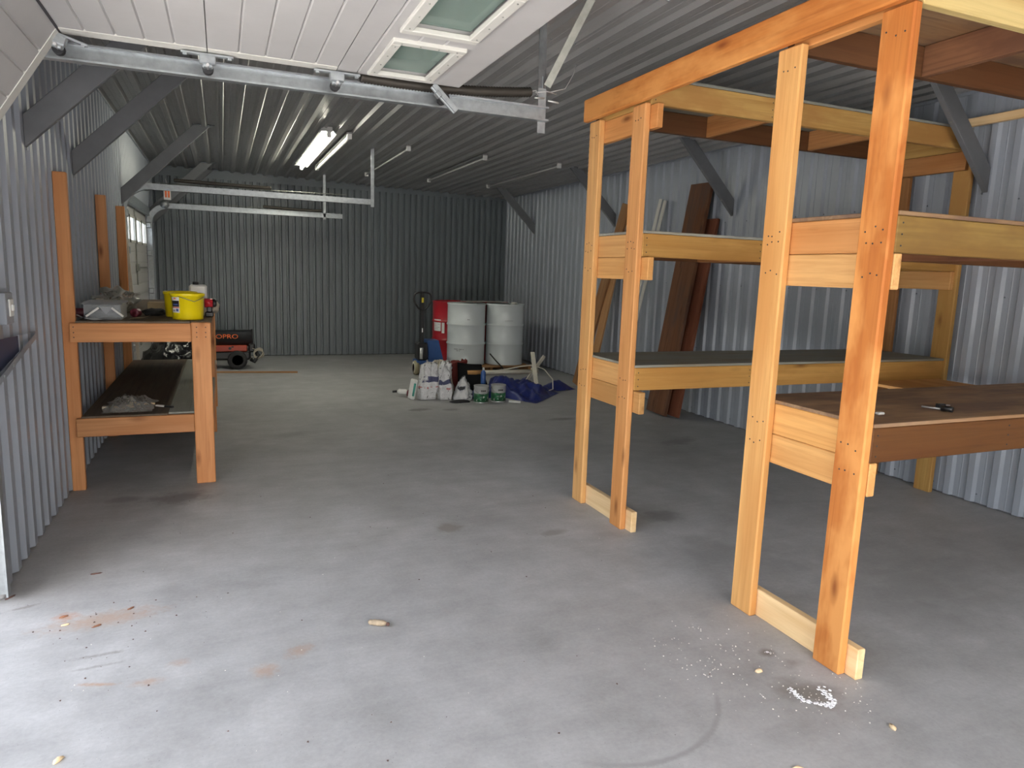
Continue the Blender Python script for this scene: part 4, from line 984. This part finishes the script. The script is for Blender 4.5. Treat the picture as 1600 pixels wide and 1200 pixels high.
for k, (a, b_) in enumerate(((-2.35, -2.12), (-2.07, -1.9), (-1.86, -1.8), (-2.2, -2.1), (-2.06, -2.0))):
    z = 0.372 - 0.022 * (k > 2); drum_patch(d1, 3.385, 9.965, a - 0.2, b_ - 0.2, z - 0.012, z, M['ink_grey'], 0.0, 'stencil_mark')
drum_patch(d2, 3.985, 9.905, -1.95, -1.5, 0.795, 0.80, M['ink_grey'], 0.0, 'scuff_mark'); drum_patch(d1, 3.385, 9.965, -1.85, -1.72, 0.80, 0.815, M['ink_grey'], 0.0, 'scuff_mark')
for nm, x, y, r, s_, lab, m_ in (('plastic_sheet', 3.75, 10.22, 0.3, 3, 'clear plastic sheet lying over the drum tops', 'clear_film'), ):
    o = MB().grid(18, 8, lambda u, v: (3.38 + 0.72 * u, 9.95 + 0.42 * v + 0.05 * u, 1.052 + 0.02 * abs(noise.noise(Vector((u * 6, v * 5, 2)))))).build(nm, M[m_]); tag(o, lab, 'plastic sheet')
MB().lathe([(0, 0), (0.05, 0), (0.05, 0.03), (0.038, 0.036), (0.0, 0.036)], (4.18, 10.02, 1.024), 18).build('cap', M['white_plastic'], d2)['label'] = 'white plastic cap'
bl = MB().tube([(3.68, 9.70, 0.30), (3.75, 9.62, 0.20), (3.83, 9.58, 0.115), (3.87, 9.56, 0.03)], 0.010, 6).build('black_strap', M['black_rubber']); tag(bl, 'loose black strap hanging between the two grey drums', 'strap')

# ---------------------------------------------------------------- pallet jack
pj = thing('pallet_jack', 'blue pallet jack with tall black handle left of the drums', 'pallet jack', (2.78, 9.9, 0))
jy = 9.75
lp = []
for k in range(25):
    a = 2 * math.pi * k / 24; cx = math.cos(a); sz = math.sin(a)
    rx = 0.125 * (1.0 if sz > -0.2 else 1.0 - 0.55 * (-sz - 0.2)); lp.append((2.64 + rx * (abs(cx) ** 0.6) * (1 if cx > 0 else -1), jy - 0.02, 1.09 + (0.10 if sz > 0 else 0.15) * (abs(sz) ** (0.5 if sz > 0 else 1.0)) * (1 if sz > 0 else -1)))
MB().tube(lp, 0.014, 8, caps=False).build('handle_loop', M['black_paint'], pj)
MB().box((2.615, jy - 0.03, 0.42), (2.668, jy + 0.025, 1.19), 0.008).build('tow_bar', M['black_paint'], pj)
MB().box((2.625, jy - 0.033, 1.045), (2.655, jy - 0.030, 1.115)).build('yellow_sticker', M['yellow_label'], pj)
MB().box((2.632, jy - 0.033, 0.62), (2.648, jy - 0.030, 0.68)).build('white_sticker', M['paper'], pj)
MB().box((2.57, jy - 0.06, 0.22), (2.72, jy + 0.14, 0.47), 0.02).build('pump', M['black_paint'], pj)
MB().tube([(2.62, jy - 0.07, 0.24), (2.62, jy - 0.07, 0.40)], 0.025, 12).build('cylinder', M['steel'], pj)
MB().poly_prism([(2.73, 0.50), (2.90, 0.50), (3.00, 0.12), (2.76, 0.12)], jy + 0.02, jy + 0.26).build('mast', M['jack_blue'], pj)
MB().box((2.56, jy - 0.05, 0.16), (2.86, jy + 0.20, 0.215), 0.01).build('chassis', M['jack_blue'], pj)
for x in (2.565, 2.70):
    wb = MB().mat(M['khaki']).lathe([(0.0, -0.035), (0.07, -0.035), (0.10, -0.03), (0.105, 0.0), (0.10, 0.03), (0.07, 0.035), (0.0, 0.035)], (x, jy + 0.02, 0.106), 24, axis='x')
    wb.mat(M['cream']).lathe([(0.055, -0.037), (0.085, -0.037), (0.085, -0.034), (0.055, -0.034), (0.055, -0.037)], (x, jy + 0.02, 0.106), 24, axis='x'); wb.build('steer_wheel', None, pj)
for y in (jy + 0.30, jy + 0.62): MB().box((2.80, y, 0.05), (3.00, y + 0.16, 0.11), 0.01).build('fork', M['jack_blue'], pj)

# ---------------------------------------------------------------- heap in front of the drums
def sack(x, y, w, d, h, seed, mat, label, name='sack', pinch=0.35, lean=0.0, group='bags in the heap before the drums', flat=True):
    b = MB()
    rr = bmesh.ops.create_cube(b.bm, size=1.0); bmesh.ops.subdivide_edges(b.bm, edges=list(b.bm.edges), cuts=9, use_grid_fill=True)
    for v in b.bm.verts:
        c = v.co * 2; t = (c.z + 1) / 2
        k = 1 - 0.10 * (abs(c.x) ** 3 * abs(c.y) ** 3)
        pz = 1 - pinch * t ** 2.2; bul = 1 + 0.10 * math.sin(math.pi * t)
        q = Vector((c.x * w / 2 * pz * bul * k, c.y * d / 2 * pz * pz * bul * k, t * h))
        nz = noise.noise_vector(Vector((c.x * 1.3 + seed, c.y * 1.3, c.z * 1.6))) * 0.045 + noise.noise_vector(Vector((c.x * 4 + seed, c.y * 4, c.z * 4))) * 0.022
        q += nz * (0.2 + t); q.x += lean * t * h
        q.z = max(q.z, 0.0)
        v.co = Vector((x, y, 0.002)) + q
    b._f(b.bm.faces, True)
    o = b.build(name, mat); tag(o, label, 'bag', group); return o
sack(2.20, 7.86, 0.20, 0.15, 0.42, 1.3, M['sack'], 'white printed sack standing at the left front of the heap', lean=0.10)
sack(2.40, 7.80, 0.15, 0.14, 0.43, 5.7, M['sack'], 'narrower white printed sack standing just right of the left one')
sack(2.47, 8.06, 0.22, 0.20, 0.40, 9.1, M['beige_bag'], 'crumpled beige sack standing behind the white printed sacks', lean=-0.1)
sack(2.72, 8.42, 0.32, 0.22, 0.36, 3.3, M['red_bag'], 'dark red fabric bag slumped between sacks and black mat', 'fabric_bag', 0.2)
o = MB().blob((2.615, 7.76, 0.07), (0.13, 0.15, 0.20), 31, 0.30, 1.7, 4, 0.002, 0.5).build('crumpled_bag', M['sack_dark']); tag(o, 'crumpled black and white printed bag lying before the black mat', 'bag', 'bags in the heap before the drums')
o = MB().blob((2.52, 7.56, 0.012), (0.12, 0.045, 0.02), 33, 0.25, 1.7, 3, 0.001).build('bag_base', M['black_matt']); tag(o, 'flat black plastic piece on the floor under the crumpled printed bag', 'plastic')
mt_ = MB()
mt_.grid(12, 10, lambda u, v: (2.63 + 0.42 * u + 0.05 * v - 0.10 * u * v, 7.98 + 0.22 * v + 0.02 * math.sin(3 * u), 0.012 + 0.368 * v - 0.03 * v * u + 0.006 * math.sin(5 * u + 2 * v)))
r_ = bmesh.ops.solidify(mt_.bm, geom=list(mt_.bm.faces), thickness=0.02)
o = mt_.build('rubber_mat', M['black_matt']); tag(o, 'black square mat leaning upright in the heap before the left drum', 'mat')
bl = thing('spray_bottle', 'small white bottle with teal trim lying left of the white sacks', 'bottle', (2.03, 7.97, 0.0))
MB().tube([(2.02, 8.03, 0.05), (1.99, 8.05, 0.06), (1.92, 8.09, 0.06), (1.90, 8.10, 0.06)], 0.03, 12, radii=[0.02, 0.033, 0.033, 0.012]).build('body', M['white_plastic'], bl)
MB().tube([(1.90, 8.10, 0.06), (1.85, 8.12, 0.055)], 0.014, 10).build('nozzle', M['black_paint'], bl)
MB().tube([(2.05, 8.02, 0.042), (2.01, 8.04, 0.045)], 0.04, 12).build('cap', M['maroon'], bl)
o = MB().box((0, 0, 0), (0.05, 0.11, 0.24), 0.012).build('jug', M['white_plastic'], origin=(0, 0, 0)); o.location = (1.995, 7.80, 0.008); o.rotation_euler = (0, 0.18, 0.2); tag(o, 'flat white jug with teal stripe leaning on the left white sack', 'jug')
s_ = MB().box((-0.001, 0.035, 0.05), (0.012, -0.002, 0.20)).build('teal_stripe', M['teal']); s_.parent = o; s_.location = (0.012, -0.001, 0.12)
def paint_can(x, y, label):
    t = thing('paint_can', label, 'paint can', (x, y, 0), 'paint cans before the drums')
    R0, h = 0.086, 0.20
    MB().lathe([(0, 0.004), (R0 - 0.003, 0.004), (R0, 0.0), (R0 + 0.002, 0.006), (R0, 0.012), (R0, 0.10), (R0 - 0.0003, h - 0.012), (R0 + 0.003, h - 0.008), (R0 + 0.003, h), (R0 - 0.006, h), (R0 - 0.012, h - 0.010), (0, h - 0.010)], (x, y, 0), 32).build('body', M['steel'], t)
    MB().lathe([(R0 + 0.0012, 0.012), (R0 + 0.0012, 0.112)], (x, y, 0), 32).build('label_band', M['green_label'], t)
    pts = [(x + (R0 + 0.004) * math.cos(a), y + (R0 + 0.004) * math.sin(a), h - 0.03 - 0.065 * math.sin(math.pi * (k / 14))) for k, a in [(k, -math.pi * k / 14) for k in range(15)]]
    MB().tube(pts, 0.0022, 6).build('wire_handle', M['galv'], t)
    for a in (0, math.pi): MB().blob((x + (R0 + 0.003) * math.cos(a), y, h - 0.03), (0.006, 0.012, 0.012), 1, 0, 1, 1).build('handle_ear', M['galv_dark'], t)
    dk2 = MB()
    for k in range(5):
        a = -1.9 + 0.14 * k; dk2.box((x + (R0 + 0.001) * math.cos(a) - 0.004, y + (R0 + 0.001) * math.sin(a) - 0.001, h - 0.065), (x + (R0 + 0.001) * math.cos(a) + 0.004, y + (R0 + 0.001) * math.sin(a) + 0.001, h - 0.045))
    dk2.build('dark_print', M['ink'], t)
paint_can(2.762, 7.53, 'left of the two silver paint cans with green labels')
paint_can(2.985, 7.55, 'right of the two silver paint cans with green labels')
# blue tarp
def tarp(u, v):
    x = 2.66 + 1.30 * u
    if x < 3.12: yf = 7.74
    elif x < 3.36: yf = 7.74 - (x - 3.12) / 0.24 * 0.46
    else: yf = 7.28 + (x - 3.36) / 0.6 * 0.62
    yb = 8.12 + 0.75 * max(0, min(1, (x - 3.05) / 0.4))
    y = yf + (yb - yf) * v
    e = math.sin(math.pi * min(1, max(0, u))) * math.sin(math.pi * min(1, max(0, v)))
    n_ = noise.fractal(Vector((x * 4.6, y * 4.4, 3.1)), 0.9, 2.0, 4)
    hill = 0.11 * math.exp(-((x - 3.30) / 0.30) ** 2 - ((y - 8.0) / 0.28) ** 2)
    h = 0.004 + max(0, min(1, 3 * e) * (0.045 + hill + 0.09 * n_)) + 0.03 * max(0, noise.noise(Vector((x * 11, y * 10, 1)))) * min(1, e * 4)
    return (x, y, h)
tp = MB().grid(60, 44, tarp).build('blue_tarp', M['tarp_blue']); tag(tp, 'crumpled dark blue tarp spread over the floor before the drums', 'tarp')
o = MB().grid(20, 12, lambda u, v: (3.99 + 0.34 * u - 0.10 * v, 8.02 + 0.36 * v + 0.1 * u, 0.005 + 0.10 * math.sin(math.pi * u) * math.sin(math.pi * v) + 0.03 * max(0, noise.noise(Vector((u * 5, v * 5, 7)))))).build('tarp_corner', M['tarp_blue']); tag(o, 'separate folded blue tarp piece right of the white stand', 'tarp')
o = MB().tube([(3.06, 7.40, 0.020), (3.18, 7.33, 0.020)], 0.016, 10).build('white_tube', M['white_plastic']); tag(o, 'short white tube on the floor right of the paint cans', 'tube')
bt = thing('small_bottle', 'small blue bottle with white cap standing behind the left paint can', 'bottle', (2.93, 7.93, 0.0))
MB().lathe([(0, 0.0), (0.03, 0.0), (0.032, 0.01), (0.032, 0.14), (0.014, 0.17), (0.0, 0.17)], (2.93, 7.93, 0.15), 16).build('body', M['jack_blue'], bt)
MB().lathe([(0, 0), (0.014, 0), (0.012, 0.03), (0, 0.03)], (2.93, 7.93, 0.32), 12).build('cap', M['white_plastic'], bt)
# X-legged white stand with pole
xs = thing('folding_stand', 'white stand lying on its side with crossed legs and a long pole', 'stand', (3.7, 8.2, 0))
board_between('leg', (3.70, 8.20, 0.50), (3.64, 7.86, 0.002), (1, 0, 0.2), 0.055, 0.02, M['cream'], xs, 0.004)
board_between('leg', (3.90, 8.26, 0.44), (3.56, 7.95, 0.0) if False else (3.66, 8.40, 0.01), (1, 0, 0.2), 0.05, 0.02, M['cream'], xs, 0.004)
MB().tube([(2.98, 8.16, 0.255), (3.74, 8.16, 0.255)], 0.026, 12).build('pole', M['cream'], xs)
MB().tube([(2.80, 8.16, 0.255), (3.0, 8.16, 0.255)], 0.030, 12).build('wooden_end', M['wood_light'], xs)
MB().tube([(3.68, 8.16, 0.255), (3.76, 8.16, 0.255)], 0.045, 12).build('hub', M['cream'], xs)
cpts = [(3.05, 8.12, 0.26), (3.25, 8.10, 0.29), (3.5, 8.10, 0.33), (3.68, 8.10, 0.345), (3.82, 8.08, 0.29), (3.93, 8.04, 0.16), (3.92, 8.0, 0.04), (3.84, 8.0, 0.012), (3.77, 8.02, 0.012)]
MB().tube(cpts, 0.008, 8).build('cord', M['cream'], xs)

# ---------------------------------------------------------------- boards leaning on the right wall
def lean(name, label, cat, b0, b1, wdir, wid, thk, mat, group=None):
    o = board_between(name, b0, b1, wdir, wid, thk, mat, None, 0.004); tag(o, label, cat, group); return o
G = 'boards leaning on the right wall'
lean('wide_plank', 'wide dark brown weathered plank, the tallest board leaning on the right wall', 'plank', (4.44, 6.42, 0.016), (4.80, 6.37, 2.52), (0, 1, 0), 0.36, 0.04, M['old_plank'], G)
lean('plank', 'narrower reddish dark plank leaning behind the wide dark plank', 'plank', (4.52, 6.25, 0.016), (4.83, 6.22, 2.14), (0, 1, 0), 0.26, 0.035, M['old_plank_red'], G)
lean('plank', 'brown plank leaning on the right wall seen between the far rack posts', 'plank', (4.48, 8.42, 0.016), (4.81, 7.90, 2.42), (0, 1, 0.2), 0.19, 0.035, M['tan_plank'], G)
lean('plank', 'short paler tan plank leaning beside the brown one', 'plank', (4.50, 8.12, 0.016), (4.73, 7.98, 1.62), (0, 1, 0.2), 0.15, 0.03, M['pallet'], G)
lean('white_trim_strip', 'left one of two thin white trim strips leaning on the right wall', 'trim strip', (4.52, 7.50, 0.012), (4.79, 7.12, 2.42), (0, 1, 0.15), 0.055, 0.016, M['white_trim'], G)
lean('white_trim_strip', 'right one of two thin white trim strips leaning on the right wall', 'trim strip', (4.54, 7.42, 0.012), (4.80, 7.045, 2.40), (0, 1, 0.15), 0.055, 0.016, M['white_trim'], G)

# ---------------------------------------------------------------- litter on the floor
sp_ = thing('seed_pod', 'pale segmented seed cone lying in the middle of the floor', 'seed cone', (0.57, 2.755, 0))
MB().tube([(0.535 + 0.07 * k / 9, 2.775 - 0.038 * k / 9, 0.014) for k in range(10)], 0.01, 10, radii=[0.006, 0.012, 0.0105, 0.0135, 0.012, 0.0135, 0.012, 0.0125, 0.010, 0.005]).build('husk', M['seed'], sp_)
MB().blob((0.609, 2.733, 0.012), (0.009, 0.008, 0.009), 2, 0.3, 2, 2, 0.001).build('dark_tip', M['leaf'], sp_)
def litter(x, y, w, d, h, a, mat, name, label, cat, seed, group):
    b = MB().blob((0, 0, h * 0.4), (w, d, h), seed, 0.5, 2.2, 2, 0.0); o = b.build(name, mat, origin=(0, 0, 0)); o.location = (x, y, 0.0005); o.rotation_euler = (0, 0, a); tag(o, label, cat, group)
for k, (x, y, lab) in enumerate(((1.889, 1.928, 'pale wood chip on the floor left of the nearest post foot'), (2.087, 1.496, 'pale wood chip on the floor beyond the powder spill, toward the viewer'), (1.62, 1.45, 'pale wood chip at the very front edge of the floor'), (-0.50, 2.256, 'pale cream chip at the front left of the floor'))):
    litter(x, y, 0.017, 0.009, 0.008, k * 1.3, M['chip'], 'wood_chip', lab, 'wood chip', k + 1, 'wood chips on the floor')
for k, (x, y, w_, a, m_, lab) in enumerate(((-0.602, 3.68, 0.032, 0.1, 'leaf', 'dark curled leaf on the floor near the left wall'), (-0.66, 3.25, 0.022, 0.4, 'leaf_orange', 'orange leaf bit on the floor near the left jamb'), (-0.408, 3.245, 0.022, 0.7, 'leaf_orange', 'orange leaf crumbs right of the rust patch'), (-0.52, 3.12, 0.024, 0.5, 'leaf_orange', 'thin orange twig below the rust patch'), (-0.91, 3.52, 0.03, 0.9, 'leaf', 'brown twig at the foot of the left jamb'), (-0.64, 3.17, 0.018, 0.2, 'chip', 'pale leaf bit below the rust patch'))):
    litter(x, y, w_ * 0.75, 0.0045, 0.005, a, M[m_], 'dry_leaf', lab, 'leaf', k + 20, 'leaf bits on the floor')
# fine crumbs nobody would count
cb = MB()
def crumb(x, y, r):
    z = 0.0004; h = r * 0.7; a = random.random() * 6.28
    V = [cb.bm.verts.new((x + r * math.cos(a + k * 2.09) * random.uniform(.6, 1.2), y + r * math.sin(a + k * 2.09) * random.uniform(.6, 1.2), z)) for k in range(3)]; t = cb.bm.verts.new((x, y, z + h))
    cb._f([cb.bm.faces.new((V[k], V[(k + 1) % 3], t)) for k in range(3)])
for _ in range(90): crumb(random.uniform(-0.7, 2.1), random.uniform(1.6, 5.5), random.uniform(0.0015, 0.004))
for _ in range(120):
    a = random.gauss(0, 1); crumb(1.78 + 0.16 * random.gauss(0, 1), 2.10 + 0.14 * random.gauss(0, 1), random.uniform(0.0015, 0.004))
for _ in range(80): crumb(1.95 + 0.15 * random.gauss(0, 1), 1.74 + 0.10 * random.gauss(0, 1), random.uniform(0.0015, 0.0045))
o = cb.build('crumbs', M['crumb']); tag(o, 'scattered tiny white crumbs over the concrete floor', 'crumbs', kind='stuff')
cb = MB()
for _ in range(110): crumb(random.uniform(-0.8, 2.0) if _ % 3 else random.gauss(-0.45, 0.2), random.uniform(1.7, 5.0) if _ % 3 else random.gauss(3.2, 0.25), random.uniform(0.002, 0.006))
o = cb.build('dirt_specks', M['leaf']); tag(o, 'scattered dark specks of dirt over the concrete floor', 'dirt', kind='stuff')
pw = MB()
def ridge(pts, r):
    for (xa_, ya_), (xb_, yb_) in zip(pts, pts[1:]):
        for k in range(26):
            t = random.random(); q = r * random.uniform(0.4, 1.0)
            pw.blob((xa_ + (xb_ - xa_) * t + random.gauss(0, r * 0.9), ya_ + (yb_ - ya_) * t + random.gauss(0, r * 0.7), 0.0), (q * 0.75, q * 0.75, q * 0.35), random.random() * 50, 0.5, 2, 1, 0.0003)
ridge([(1.925, 1.80), (1.915, 1.765), (1.915, 1.725), (1.95, 1.69), (1.975, 1.672), (1.99, 1.665)], 0.008)
ridge([(2.035, 1.765), (2.025, 1.72), (2.015, 1.69), (1.995, 1.67)], 0.009)
ridge([(2.022, 2.035), (2.035, 2.025)], 0.004)
o = pw.build('powder_spill', M['powder']); tag(o, 'small heap of white powder on a dark stain near the nearest post', 'powder', kind='stuff')
